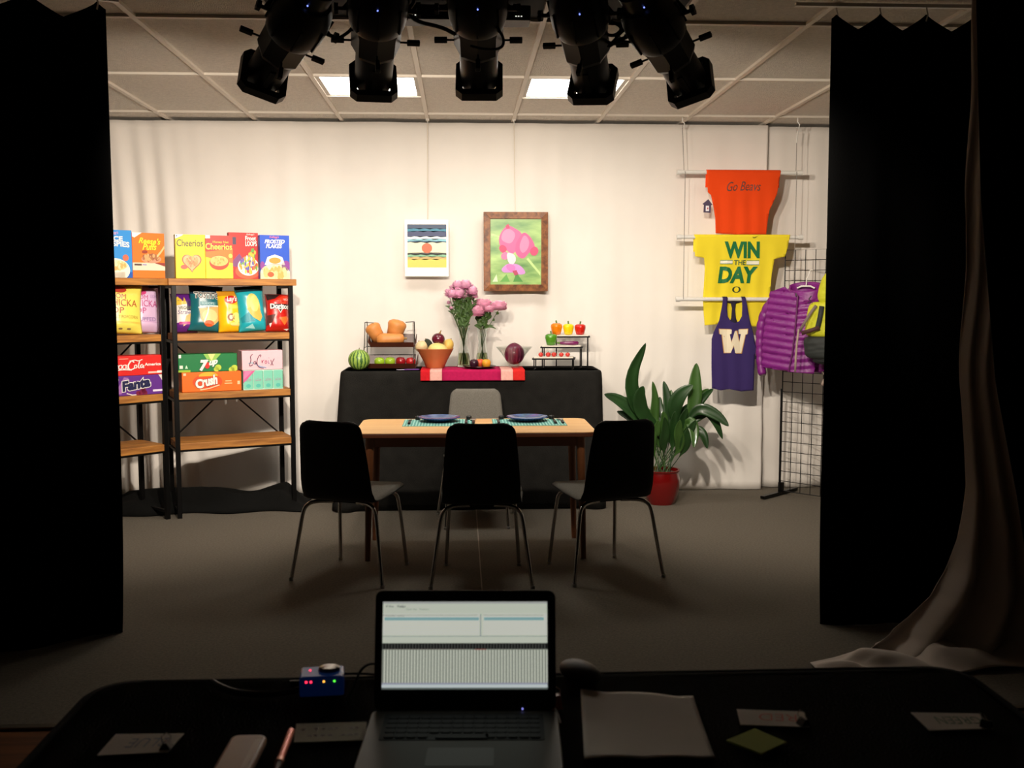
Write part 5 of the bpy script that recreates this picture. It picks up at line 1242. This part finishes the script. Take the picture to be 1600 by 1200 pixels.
# ---- jacket
pj = mat('purple_nylon', (122, 28, 120), .45, nz=(10, .12), bump=(60, .25)); pjd = mat('purple_lining', (172, 52, 158), .6)
YJ = 6.86; j0 = pt(1243, 500, YJ); JR = radians(40)
t = thing('puffer_jacket', 'magenta purple quilted puffer jacket on a white hanger', 'jacket', (j0.x, YJ, 0), -JR)
z7 = lambda x, y: (1170+x/6.314, 410+y/6.314)
def JL(x, y, sc=1/cos(JR)):
    q = pt(*z7(x, y), YJ); return ((q.x-j0.x)*sc, q.z)
cdt = lambda u, c, w: max(0, 1-((u-c)/w)**2)**.5
def body(side, xl, xr, poly, name, mtl, cx, hw, dep, rows, slope, parent):
    def fn(u, v, l):
        b = dep*cdt(u, cx, hw); ph = (v-slope*(u-cx))*rows
        puff = .020*abs(sin(pi*ph))**.5
        return Vector((u, side*(b+puff+l), v))
    return sheet([JL(*p) for p in poly], fn, name, mtl, parent, .004, .012), fn
zT, zB = JL(0, 300)[1], JL(0, 1070)[1]; rows = 11/(zT-zB)
bodyp = [(300, 290), (420, 240), (440, 262), (520, 330), (505, 500), (490, 700), (470, 900), (440, 1070), (320, 1055), (215, 1040), (222, 900), (232, 760), (248, 620), (262, 520), (280, 380)]
cxb = JL(430, 0)[0]; hwb = (JL(640, 0)[0]-JL(205, 0)[0])/2+.02
body(-1, 0, 0, bodyp, 'left_front', pj, cxb, hwb, .07, rows, -.12, t)
body(-1, 0, 0, [(522, 330), (620, 330), (650, 300), (655, 480), (640, 800), (620, 1085), (560, 1080), (445, 1072), (474, 900), (494, 700), (509, 500)], 'right_front', pj, cxb, hwb, .07, rows, .10, t)
body(1, 0, 0, [(300, 290), (420, 240), (620, 240), (700, 330), (690, 700), (640, 1085), (215, 1040), (248, 620), (280, 380)], 'back_panel', pj, cxb, hwb+.03, .045, rows, 0, t)
m = MB(); za_ = [JL(*p) for p in ((520, 325), (509, 500), (494, 700), (474, 900), (444, 1072))]
m.tube([(x, -.07-.02, z) for x, z in za_], .006, 8); m.build('zipper', mat('zip_dark', (92, 18, 84), .5), t)
MB().box((JL(512, 315)[0], -.10, JL(512, 318)[1]), (.008, .006, .022)).build('zip_pull', mat('steel', (200, 200, 198), .22, 1), t)
# collar: a standing ring
cc = JL(545, 262); ring = MB()
def col(u, v):
    a = 2*pi*u; r1 = .098+.008*v
    return Vector((cc[0]+cos(a)*r1, -.012+sin(a)*.062*(1-.1*v), cc[1]-.04+.070*v*(1+.25*(sin(a) > 0)) - .045*(1-sin(a))*.5))
ring.grid(col, 36, 6); ring.build('collar', pj, t, solid=.012)
def sleeve(pts, r0, r1, nm):
    P = [Vector(p) for p in pts]; q = P
    for _ in range(2):
        o = [q[0]]
        for i in range(len(q)-1): o += [q[i].lerp(q[i+1], .25), q[i].lerp(q[i+1], .75)]
        o.append(q[-1]); q = o
    out = []; rr = []; L = sum((q[i+1]-q[i]).length for i in range(len(q)-1)); n = 70
    acc = [0]
    for i in range(1, len(q)): acc.append(acc[-1]+(q[i]-q[i-1]).length)
    for k in range(n+1):
        s = L*k/n
        for i in range(1, len(q)):
            if s <= acc[i]+1e-9: f_ = (s-acc[i-1])/(acc[i]-acc[i-1]); out.append(q[i-1].lerp(q[i], f_)); break
        rr.append((r0+(r1-r0)*k/n)*(.86+.16*abs(sin(pi*k/n*9))**.6))
    MB().tube(out, rr, 20, flat=.85).build(nm, pj, t, ang=180)
s_ = lambda x, y, yy: (JL(x, y)[0], yy, JL(x, y)[1])
sleeve([s_(320, 350, -.01), s_(250, 450, -.015), s_(200, 620, -.02), s_(190, 850, -.02), s_(200, 1050, -.03), s_(218, 1120, -.04)], .047, .032, 'left_sleeve')
sleeve([s_(690, 360, .0), s_(730, 500, -.0), s_(735, 700, -.01), s_(700, 900, -.02), s_(690, 1060, -.03)], .058, .042, 'right_sleeve')
h = thing('coat_hanger', 'white plastic hanger holding the purple jacket on the grid', 'hanger', (j0.x, YJ, 0), -JR)
hz = cc[1]+.018; hx = cc[0]
MB().tube([(hx-.06, -.004, hz-.012), (hx-.03, -.004, hz), (hx+.03, -.004, hz), (hx+.06, -.004, hz-.014)], .006, 8, flat=1.0).build('shoulder_bar', WHP, h)
MB().tube([(hx, -.004, hz+.002), (hx, 0, hz+.02), (hx-.004, .01, hz+.045), (hx+.008, .02, hz+.075), (hx+.012, .028, hz+.105), (hx+.03, .034, hz+.108)], .0038, 8).build('hook', WHP, h)
# ---- backpack
YK = 6.56; k0 = pt(1300, 500, YK)
t = thing('backpack', 'lime yellow and black hiking backpack hung beside the jacket', 'backpack', (k0.x, YK, 0), radians(-35))
def KL(x, y): q = pt(*z7(x, y), YK); return ((q.x-k0.x)/cos(radians(35)), q.z)
yel = mat('lime_nylon', (196, 196, 40), .6, nz=(9, .1), bump=(60, .3)); dk = mat('dark_nylon', (34, 38, 36), .7, nz=(9, .1)); stp = mat('grey_strap', (120, 104, 96), .7)
def lobe(name, x0, y0, x1, y1, dep, m, yo=0, pw=3, bot=1.0, topw=.9):
    a, b = KL(x0, y1), KL(x1, y0); cx = (a[0]+b[0])/2; w = (b[0]-a[0])/2; z0, z1 = a[1], b[1]
    def fn(u, v):
        an = 2*pi*u; c_, s__ = cos(an), sin(an); q = max(1e-4, 1-abs(2*v-1)**pw)**(1/pw); ww = w*(bot+(topw-bot)*v)
        x = cx+ww*q*(abs(c_)**.7)*(1 if c_ > 0 else -1); y = yo+dep*q*(abs(s__)**.8)*(1 if s__ > 0 else -1)
        return Vector((x, y+.004*n1(x*20, v*8, an), z0+(z1-z0)*v))
    return MB().grid(fn, 48, 30).build(name, m, t, ang=180)
lobe('main_body', 600, 380, 1120, 745, .10, yel, 0, 6, 1.0, .86)
lobe('top_lid', 690, 70, 1060, 430, .085, yel, -.01, 3, 1.0, .62)
lobe('lower_body', 590, 720, 1130, 960, .105, dk, -.004, 5, .92, 1.0)
lobe('base', 660, 900, 1100, 1010, .09, mat('black_nylon', (20, 22, 22), .7), 0, 3)
def strap(pts, w, m, y=-.11, nm='strap'):
    P = [Vector((KL(*p)[0], y, KL(*p)[1])) for p in pts]; mb = MB(); vs = []
    for i, p in enumerate(P):
        d = (P[min(i+1, len(P)-1)]-P[max(i-1, 0)]).normalized(); s__ = Vector((-d.z, 0, d.x))*w/2; vs += [p-s__, p+s__]
    mb.add(vs, [(2*i, 2*i+1, 2*i+3, 2*i+2) for i in range(len(P)-1)]); return mb.build(nm, m, t, solid=.006)
strap([(735, 425), (700, 480), (650, 580), (600, 680)], .018, stp)
strap([(780, 430), (765, 540), (745, 640), (735, 655)], .03, dk, -.112)
strap([(760, 640), (690, 670), (620, 700)], .026, mat('maroon_strap', (70, 36, 36), .7), -.114)
strap([(600, 660), (585, 800), (575, 950), (570, 1080)], .012, mat('tan_strap', (160, 140, 128), .7), -.125, 'hanging_strap')
lobe('zip_pocket', 850, 560, 1040, 700, .012, mat('lime_pocket', (180, 182, 34), .6), -.10, 4)
m = MB(); a = KL(690, 330); m.tube([(a[0], -.09, a[1]), (a[0]-.012, -.10, a[1]-.02), (a[0]+.004, -.10, a[1]-.04), (a[0]-.02, -.10, a[1]-.045)], .0035, 6); m.build('buckle', dk, t)
m = MB(); a = KL(800, 70); m.tube([(a[0]-.02, -.0, a[1]-.02), (a[0]-.01, .02, a[1]+.03), (a[0]+.03, .03, a[1]+.035), (a[0]+.05, .02, a[1]-.02)], .005, 8); m.build('haul_loop', dk, t)
strap([(780, 1080), (790, 1130), (770, 1180), (760, 1210)], .02, mat('tan_strap', (160, 140, 128), .7), -.06, 'waist_strap')
# ================================================================== LIGHTING RIG
fx = mat('fixture_black', (14, 13, 12), .42, nz=(20, .1)); led = mat('led_blue_white', (120, 140, 255), .4, emit=2.2)
names = ['stage spotlight at the left end of the rig, tilted to the left', 'second stage spotlight from the left, in front of the left lit panel', 'middle stage spotlight of the five, seen straight on', 'fourth stage spotlight from the left, overlapping the right lit panel', 'stage spotlight at the right end of the rig, tilted to the right']
spec = [((410, 122), (502, -25), -.30), ((583, 130), (594, -45), 0), ((749, 128), (745, -45), 0), ((927, 135), (893, -45), -.05), ((1080, 132), (978, -35), .30)]
LZ = []
for i, (a, b, roll) in enumerate(spec):
    lens = pt(a[0], a[1], 4.0); rear = pt(b[0], b[1], 3.58); d = (rear-lens).normalized()
    t = thing('stage_spotlight', names[i], 'spotlight', lens, 0, 'five spotlights of the rig')
    t.rotation_mode = 'QUATERNION'; z = d; x = Vector((0, 0, 1)).cross(z)
    x = x.normalized(); y = z.cross(x)
    R = Matrix((x, y, z)).transposed() @ Matrix.Rotation(roll, 3, 'Z'); t.rotation_quaternion = R.to_quaternion()
    fr = MB()     # colour-frame holder with clipped corners, open in the middle
    hh, c_ = .088, .024
    for s in (0, 1, 2, 3):
        M = Matrix.Rotation(s*pi/2, 4, 'Z')
        fr.prism([(-hh+c_, -hh), (hh-c_, -hh), (.058, -.062), (-.058, -.062)], -.008, .028, M)
        fr.prism([(hh-c_, -hh), (hh, -hh+c_), (.062, -.058), (.058, -.062)], -.008, .028, M)
    fr.build('gel_frame_holder', fx, t, smooth=False)
    MB().lathe([(.066, .0), (.070, .012), (.070, .16), (.064, .165), (.060, .165), (.060, .0)], n=32).build('lens_tube', fx, t)
    MB().lathe([(0, .008), (.03, .004), (.058, .012), (.058, .02), (0, .022)], n=24).build('lens', GLS, t)
    g = MB(); g.box((.0, .071, .085), (.020, .006, .09)); g.box((.0, -.071, .085), (.020, .006, .09)); g.tube([(0, .07, .08), (0, .095, .08)], .007, 8); g.build('focus_slot', BPL, t)
    MB().lathe([(.060, .155), (.078, .165), (.088, .185), (.090, .27), (.094, .285), (.094, .30)], n=8).build('shutter_barrel', fx, t, ang=20)
    for s in range(4):
        a_ = s*pi/2+pi/4*0; hd = MB(); ca, sa = cos(a_), sin(a_); z_ = .205+.012*(s % 2)
        hd.tube([(ca*.085, sa*.085, z_), (ca*.115, sa*.115, z_)], .004, 8); hd.box((ca*.135, sa*.135, z_), (.046, .016, .018), rz=a_)
        hd.build('shutter_handle', BPL, t, bevel=.003)
    MB().lathe([(.094, .29), (.098, .30), (.103, .33), (.103, .38), (.094, .43), (.072, .47), (.060, .475), (.060, .54), (.05, .55), (0, .55)], n=32).build('reflector_housing', fx, t)
    for s in range(8): MB().box((cos(s*pi/4)*.101, sin(s*pi/4)*.101, .36), (.012, .006, .10), rz=s*pi/4).build('cooling_fin', fx, t)
    for s in (-1, 1): MB().tube([(s*.10, 0, .345), (s*.134, 0, .345)], .007, 8).build('yoke_bolt', BPL, t); 
    for s in (-1, 1):
        kb = MB(); kb.box((s*.142, 0, .345), (.014, .036, .016)); kb.box((s*.142, 0, .345), (.014, .016, .036)); kb.build('yoke_knob', BPL, t)
    # status lights on the back of the housing, facing the camera
    cam_l = R.transposed() @ (CP-lens); cl_ = Vector((cam_l.x, cam_l.y, 0)).normalized()
    q_, h_ = (.064, .495) if i in (0, 4) else (.098, .43)
    MB().ball((cl_.x*q_, cl_.y*q_, h_), .003, 8).build('status_light', led, t)
    # yoke up to the pipe
    Ri = R.transposed(); mid = Vector((0, 0, .345)); upw = lens + R @ mid
    clampw = Vector((upw.x, upw.y-.02, 2.475)); yk = MB()
    cl = Ri @ (clampw-lens)
    for s in (-1, 1): yk.tube([Vector((s*.118, 0, .345)), Vector((s*.118, 0, .345)).lerp(cl, .8)+Vector((s*.02, 0, 0)), cl], .009, 8, flat=.5)
    yk.build('yoke', fx, t)
    c4 = MB(); c4.T = Matrix.Translation(cl) @ Ri.to_4x4(); c4.box((0, 0, .015), (.05, .05, .05)); c4.tube([(0, 0, .03), (0, 0, .075)], .02, 10); c4.build('clamp', fx, t, bevel=.004)
    # the lamp itself
    L = bpy.data.lights.new('spot_lamp', 'SPOT'); L.energy = SPOT_W*(1.7, 1.05, .55, .9, 1.2)[i]; L.color = (1, .88, .745); L.spot_size = radians(86); L.spot_blend = 1.0; L.shadow_soft_size = .035
    lo = bpy.data.objects.new('spot_lamp', L); COL.objects.link(lo)
    ax = (lens-rear).normalized(); ax = Vector((ax.x*(.85 if i in (0, 4) else 1.1), ax.y, ax.z*(.85 if i in (0, 4) else .42))).normalized()
    lo.location = lens+ax*.03; lo.rotation_mode = 'QUATERNION'; lo.rotation_quaternion = (-ax).to_track_quat('Z', 'Y')
PX0, PX1 = -.80, .96
t = thing('lighting_pipe', 'black pipe under the ceiling carrying the stage spotlights', 'lighting pipe', (0, 3.74, 2.545))
MB().tube([(PX0, 0, 0), (PX1, 0, 0)], .024, 18).build('pipe', fx, t)
for x in (PX0+.1, 0.08, PX1-.1): MB().tube([(x, 0, .02), (x, 0, .052)], .012, 10).build('hanger_rod', fx, t)
cab_m = mat('cable_black', (12, 12, 12), .5)
def cable(name, label, pts, r, m=cab_m, cat='cable', grp=None):
    q = [Vector(p) for p in pts]
    for _ in range(3):
        o = [q[0]]
        for i in range(len(q)-1): o += [q[i].lerp(q[i+1], .25), q[i].lerp(q[i+1], .75)]
        o.append(q[-1]); q = o
    return tag(MB().tube(q, r, 8).build(name, m), label, cat, grp)
YC = 3.78
cable('power_cable', 'black cable drooping between the second and middle spotlights', [pt(x, y, YC) for x, y in ((640, -20), (650, 0), (636, 18), (650, 34), (690, 42), (712, 54))], .007)
cable('power_cable', 'black cable looping beside the left spotlight', [pt(x, y, YC) for x, y in ((560, -20), (555, 20), (552, 45), (530, 60), (520, 62))], .006)
cable('power_cable', 'black cable crossing the middle spotlight to the right', [pt(x, y, YC-.1) for x, y in ((735, 72), (760, 78), (785, 76), (788, 60), (775, 40), (778, -20))], .005)
cable('power_cable', 'tangled black cable between the fourth and right spotlights', [pt(x, y, YC) for x, y in ((930, 10), (945, 30), (975, 42), (960, 58), (938, 50), (950, 70), (975, 62), (1000, 40))], .006)
cable('power_cable', 'black cable arching over the gap left of the right spotlight', [pt(x, y, YC) for x, y in ((925, 30), (950, 38), (985, 36), (970, 52), (945, 78), (965, 64), (990, 66))], .005)
t = thing('dimmer_box', 'black control box with tiny lights beneath the ceiling', 'dimmer box', (pt(730, 10, 4.3).x, 4.42, CEIL-.075))
MB().box((0, 0, .03), (.52, .12, .06)).build('housing', BPL, t, bevel=.004)
e = MB()
for x in (-.235, -.225, -.21, .20, .21, .222): e.box((x, -.062, .015), (.006, .003, .003))
e.build('indicator_lights', mat('led_white', (230, 230, 220), .4, emit=1.2), t)
for s in (-.2, .2): MB().box((s, 0, .066), (.02, .05, .018)).build('bracket', BPL, t)
# ================================================================== CONTROL TABLE IN FRONT
FZ = .71
p1, p2, p3 = ptz(190, 1060, FZ), ptz(1490, 1056, FZ), ptz(38, 1200, FZ)
fx0, fx1, fy1 = -.665, .945, 1.875
fcl = mat('near_cloth', (20, 20, 18), .9, nz=(30, .2), bump=(200, .3), spec=.08)
draped('tablecloth', 'black cloth covering the control table nearest the camera', fx0, fx1, fy1-.62, fy1, FZ, .01, fcl, r=.08, amp=.01)
# ---- laptop
lz = FZ+.004
hl, hr = ptz(590, 1112, lz+.012), ptz(862, 1110, lz+.012); fl, frr = ptz(574, 1196, lz+.008), ptz(888, 1187, lz+.008)
hc = (hl+hr)/2; lw = (hr-hl).length; la = math.atan2(hr.y-hl.y, hr.x-hl.x)
t = thing('laptop', 'open laptop showing a lighting program on its glowing screen', 'laptop', (hc.x, hc.y, lz), la-.015)
LW = .305; LD = .215
alu = mat('laptop_alu', (84, 80, 75), .5, .4)
MB().prism(rrect(LW, LD, .012, 4, 0, -LD/2), 0, .013).build('base', alu, t, bevel=.002)
MB().prism(rrect(LW*.84, .10, .004, 3, 0, -.065), .0131, .0137).build('keyboard_well', mat('well_black', (12, 12, 12), .6), t, smooth=False)
kk = mat('key_black', (14, 14, 15), .6)
for r_ in range(5):
    for c_ in range(14):
        if r_ == 4 and 4 <= c_ <= 8:
            if c_ == 6: MB().prism(rrect(.082, .0145, .002, 1, 0, -.104), .0138, .0155).build('key', kk, t, smooth=False)
            continue
        MB().prism(rrect(.0152, .0145, .002, 1, -.1135+c_*.01746, -.026-r_*.0178-.004), .0138, .0155).build('key', kk, t, smooth=False)
MB().prism(rrect(.10, .062, .004, 3, 0, -.172), .0131, .0134).build('trackpad', mat('pad_grey', (100, 97, 92), .4), t, smooth=False)
topz = zat(hc.x, hc.y+.045, 923)-lz; SH = sqrt(.045**2+(topz-.012)**2)
tilt = math.atan2(.045, topz-.012)
RL = Matrix.Translation((0, .002, .012)) @ Matrix.Rotation(-tilt, 4, 'X')
def up(m): m.T = RL @ Matrix.Rotation(pi/2, 4, 'X'); return m
lid = up(MB()).prism(rrect(LW-.004, SH, .012, 5, 0, SH/2), -.007, -.001).build('lid', mat('lid_black', (8, 8, 8), .3), t, bevel=.001)
sx0, sx1 = -.1375, .1365; sy0, sy1 = .034, SH-.0185
def sfn(u, v, l): return RL @ Vector((sx0+(sx1-sx0)*u, -(-.001)-.0015-l*.5, sy0+(sy1-sy0)*v))
def em(c, s=.78):
    return mat('screen_%02x%02x%02x' % tuple(c), c, .5, emit=s)
class Scr(Print):
    pass
_ink = ink
def ink(c): return em(c)
sp_ = Print(sfn)
sp_.rect(0, 0, 1, 1, (196, 202, 186), 0)
sp_.rect(0, .975, 1, 1, (170, 172, 168), 1); sp_.rect(0, .62, .59, .86, (206, 208, 196), 1); sp_.rect(.61, .62, 1, .86, (206, 208, 196), 1)
sp_.rect(.01, .785, .585, .82, (128, 168, 170), 2); sp_.rect(.615, .785, .98, .82, (128, 168, 170), 2); sp_.rect(.0, .842, .58, .848, (120, 124, 120), 2); sp_.rect(.61, .842, .98, .848, (120, 124, 120), 2)
for k in range(1, 6): sp_.rect(.01, .785-k*.030, .585, .787-k*.030, (170, 174, 164), 2)
sp_.rect(.592, .60, .597, .86, (110, 120, 130), 3); sp_.rect(0, .60, 1, .606, (110, 116, 124), 3)
sp_.rect(0, .02, 1, .50, (138, 142, 130), 1); sp_.rect(0, .455, 1, .525, (70, 72, 68), 2)
for k in range(55):
    x = k/55+.004; sp_.rect(x+.0075, .075, x+.0145, .448, (206, 210, 196), 3); sp_.rect(x+.002, .075, x+.0035, .448, (92, 96, 90), 3); sp_.rect(x+.002, .458, x+.013, .52, (18, 18, 18), 4)
sp_.rect(0, .055, 1, .075, (150, 152, 168), 3); sp_.rect(0, 0, 1, .02, (96, 104, 100), 3); sp_.rect(0, .02, 1, .055, (196, 206, 206), 3)
sp_.rect(.56, .449, .63, .456, (150, 70, 60), 5); sp_.rect(.02, .455, .5, .458, (90, 60, 60), 5)
sp_.text('File  Edit', (.02, .935, .14, .96), (80, 80, 84), 3); sp_.text('View', (.10, .93, .13, .955), (60, 60, 60), 3); sp_.text('Cue list  Faders', (.14, .905, .28, .925), (110, 112, 108), 3); sp_.text('Name  Level', (.02, .83, .13, .84), (70, 70, 70), 4)
o = sp_.build('display', lid)
ink = _ink
MB().box((.095, -.001-.0, .016), (.002, .002, .002)).build('power_light', mat('led_violet', (150, 150, 255), .4, emit=1.5), lid)
# ---- other things on the control table
def on(px, py, z=FZ+.004): return ptz(px, py, z)
def lay(name, label, cat, quad, m, th=.0012, grp=None, z=FZ+.004):
    P = [on(*q, z) for q in quad]; c_ = sum(P, Vector())/4; t = thing(name, label, cat, (c_.x, c_.y, z), 0, grp)
    MB().prism([(p.x-c_.x, p.y-c_.y) for p in P], 0, th).build('paper', m, t, smooth=False)
    return t, [Vector((p.x-c_.x, p.y-c_.y, th)) for p in P]
ppr = mat('white_paper', (215, 206, 196), .8)
t, Q = lay('index_card', 'white card with words facing away, left on the control table beside the clip', 'card', ((181, 1148), (288, 1147), (262, 1176), (152, 1181)), ppr, grp='colour name cards')
def card_print(t, Q, word, c, u0=.2, u1=.8, v0=.3, v1=.75):
    # quad order: far-left, far-right, near-right, near-left; word is read from the far side
    def fn(u, v, l):
        a = Q[3].lerp(Q[2], u); b = Q[0].lerp(Q[1], u); return a.lerp(b, v)+Vector((0, 0, .0003+l*.3))
    pr = Print(lambda u, v, l: fn(1-u, 1-v, l))
    pr.text(word, (1-u1, 1-v1, 1-u0, 1-v0), c, 1, bold=-.01, shear=.1); pr.build('lettering', t)
t['label'] = 'white card lettered in blue, upside down, at the left of the control table'
card_print(t, Q, 'BLUE', (60, 84, 130), .30, .88)
t, Q = lay('index_card', 'white card lettered in red, upside down, beside the green sticky note', 'card', ((1151, 1109), (1257, 1113), (1265, 1137), (1157, 1133)), ppr, grp='colour name cards'); card_print(t, Q, 'RED', (200, 70, 50), .30, .86)
t, Q = lay('index_card', 'white card lettered in green, upside down, at the right of the control table', 'card', ((1423, 1114), (1530, 1116), (1552, 1139), (1452, 1142)), ppr, grp='colour name cards'); card_print(t, Q, 'GREEN', (70, 120, 84), .25, .92)
def clip(px, py, label):
    c_ = on(px, py); q = thing('binder_clip', label, 'binder clip', (c_.x, c_.y, FZ+.0055), random.random(), 'small binder clips')
    MB().prism([(-.009, 0), (.009, 0), (.002, .010), (-.002, .010)], -.008, .008, Matrix.Rotation(pi/2, 4, 'X')).build('clip_body', BPL, q)
    MB().tube([(-.005, .0, .009), (-.007, .006, .016), (0, .010, .020), (.007, .006, .016), (.005, 0, .009)], .0008, 5).build('wire_handle', CHR, q)
clip(259, 1170, 'black binder clip on the card lettered in blue'); clip(1255, 1133, 'black binder clip on the card lettered in red'); clip(1541, 1136, 'black binder clip on the card lettered in green')
t, Q = lay('note_card', 'cream note card with faint writing left of the laptop', 'card', ((463, 1132), (573, 1129), (571, 1157), (459, 1161)), mat('cream_card', (176, 168, 146), .8))
def nf(u, v, l):
    a = Q[3].lerp(Q[2], u); b = Q[0].lerp(Q[1], u); return a.lerp(b, v)+Vector((0, 0, .0003+l*.3))
pr = Print(nf)
for r_ in range(2):
    for k in range(9):
        if (r_*7+k*3) % 5: pr.poly(stroke([(.08+.095*k+j*.012, .30+.36*r_+.05*((j*7+k) % 3-1)) for j in range(6)], .02), (110, 92, 84), 1)
pr.build('handwriting', t)
t, Q = lay('paper_sheet', 'large blank sheet of paper right of the laptop', 'paper', ((907, 1081), (1083, 1091), (1117, 1187), (913, 1187)), ppr)
bpy.data.objects.remove(t.children[0])
def pf(u, v):
    a = Q[3].lerp(Q[2], u); b = Q[0].lerp(Q[1], u); p = a.lerp(b, v); p.z = .0015+.004*abs(sin(u*5+v*2))*(v > .6)*(v-.6)/.4+.003*abs(sin(u*7))*(v < .2)*(.2-v)/.2; return p
MB().grid(pf, 24, 24).build('sheet', ppr, t, solid=.0006)
lay('sticky_note', 'yellow green sticky note turned diagonally on the control table', 'sticky note', ((1179, 1141), (1229, 1162), (1190, 1180), (1135, 1159)), mat('sticky_green', (150, 164, 40), .8), .003)
# ---- phone / remote
P = [on(*q) for q in ((372, 1147), (424, 1149), (396, 1206), (338, 1206))]; c_ = sum(P, Vector())/4
t = thing('white_case', 'rounded pinkish white case lying at the bottom left of the laptop', 'case', (c_.x, c_.y, FZ+.004)); dv = (P[0]+P[1]-P[2]-P[3]).normalized(); t.rotation_euler = (0, 0, math.atan2(-dv.x, dv.y))
t['label'] = 'rounded pinkish white phone-sized case near the bottom edge, left of the pen'
w__, l__ = .056, .13
MB().prism(rrect(w__, l__, .014, 6, 0, -.030), 0, .014).build('case_body', mat('rosy_white', (206, 168, 150), .35), t, bevel=.005, seg=4)
MB().box((.017, -.035, .0143), (.010, .10, .0012)).build('side_band', mat('pale_band', (232, 205, 190), .3), t, bevel=.0005)
a, b = on(455, 1150), on(436, 1200)
t = thing('pen', 'shiny rose pink pen lying left of the laptop', 'pen', (b.x, b.y, FZ+.011)); d = (a-b); 
MB().tube([Vector((0, 0, 0)), d*.5, d], [.0062, .0066, .0066], 14).build('barrel', mat('rose_metal', (200, 110, 96), .25, .5), t)
MB().tube([-d*.25, Vector((0, 0, 0))], [.004, .0058], 12).build('grip', mat('dark_red_grip', (90, 20, 18), .4), t)
MB().tube([d*.0, d*.10], .0070, 14).build('ring', mat('rose_light', (225, 160, 140), .25, .5), t)
# ---- mouse
c_ = on(905, 1060); t = thing('computer_mouse', 'black computer mouse behind the paper sheet', 'mouse', (c_.x, c_.y-.01, FZ+.006), .5)
MB().ball((0, 0, .014), 1, 26, (.030, .050, .019)).build('shell', mat('mouse_black', (6, 6, 6), .5), t)
MB().tube([(0, .014, .028), (0, .030, .026)], .004, 10).build('scroll_wheel', BPL, t)
# ---- blue interface box
a, b = on(470, 1082), on(540, 1075); a2 = on(535, 1090)
bw = .076; c_ = on(504, 1080)
t = thing('interface_box', 'small translucent blue interface box with red, amber and green lights', 'interface box', (c_.x, c_.y, FZ+.004), .08)
MB().box((0, 0, .018), (bw, .055, .034)).build('housing', mat('glowing_blue_plastic', (20, 66, 150), .25, coat=.4, emit=.04), t, bevel=.003)  # weak emission stands in for LED light coming through the plastic
MB().box((0, 0, .0357), (bw-.008, .047, .001)).build('top_label', mat('glowing_blue_label', (48, 92, 176), .4, emit=.05), t)  # label emits faintly too, imitating the light inside the box
MB().lathe([(0, .0362), (.019, .0362), (.019, .041), (.016, .043), (0, .043)], c=(.012, .004, 0), n=24, sy=.8).build('disc_badge', mat('badge_steel', (120, 110, 100), .25, .8), t)
for nm_, x, z, c_, s in (('red_light', -.026, .028, (255, 40, 70), 4), ('red_light', -.018, .028, (255, 40, 70), 4), ('amber_light', .004, .028, (255, 170, 60), 2.5), ('green_light', .022, .028, (90, 255, 60), 2)):
    MB().ball((x, -.0285, z), .0019, 8).build(nm_, mat('led_%d%d' % (c_[0], c_[1]), c_, .4, emit=s), t)
MB().ball((-.021, .004, .0372), .0019, 8).build('red_light', mat('led_255_40b', (255, 60, 90), .4, emit=2.5), t)
MB().tube([(-bw/2, 0, .014), (-bw/2-.018, 0, .014)], .008, 12).build('connector', BLK, t)
cable('usb_cable', 'thin black cable from the blue box to the laptop', [pt(x, y, 1.80) for x, y in ((538, 1053), (560, 1052), (588, 1054))]+[Vector((hc.x-.1, 1.78, FZ+.02)), Vector((hc.x-.08, 1.74, FZ+.012))], .0022)
cable('usb_cable', 'thin black cable arching up beside the left edge of the laptop', [on(540, 1095), pt(552, 1075, 1.76), pt(562, 1048, 1.77), pt(575, 1037, 1.78), pt(590, 1037, 1.78), Vector((hc.x-.1, 1.77, FZ+.06)), Vector((hc.x-.09, 1.75, FZ+.012))], .0022)
q = [on(332, 1066, FZ+.012), on(345, 1074, FZ+.012), on(370, 1083, FZ+.010), on(410, 1086, FZ+.010), on(450, 1082, FZ+.010), on(470, 1076, FZ+.018)]
cable('data_cable', 'thick black cable running left from the blue box along the table edge', q, .006)
# pink clip at the right of the laptop
c_ = on(866, 1108); t = thing('pink_clip', 'small pink binder clip by the right edge of the laptop', 'binder clip', (c_.x+.004, c_.y, FZ+.005), .2)
MB().prism([(-.009, 0), (.009, 0), (.005, .024), (-.005, .024)], -.006, .006, Matrix.Rotation(pi/2, 4, 'X')).build('clip_body', mat('pink_clip', (200, 106, 84), .4), t)
MB().tube([(-.004, 0, .022), (-.006, 0, .032), (0, 0, .037), (.006, 0, .032), (.004, 0, .022)], .0011, 6).build('wire_handle', CHR, t)
c_ = on(874, 1122); cable('usb_cable', 'short dark cord with a metal plug right of the laptop', [on(868, 1108, FZ+.01), on(872, 1118, FZ+.008), on(876, 1132, FZ+.008)], .0025)
bpy.context.view_layer.update()
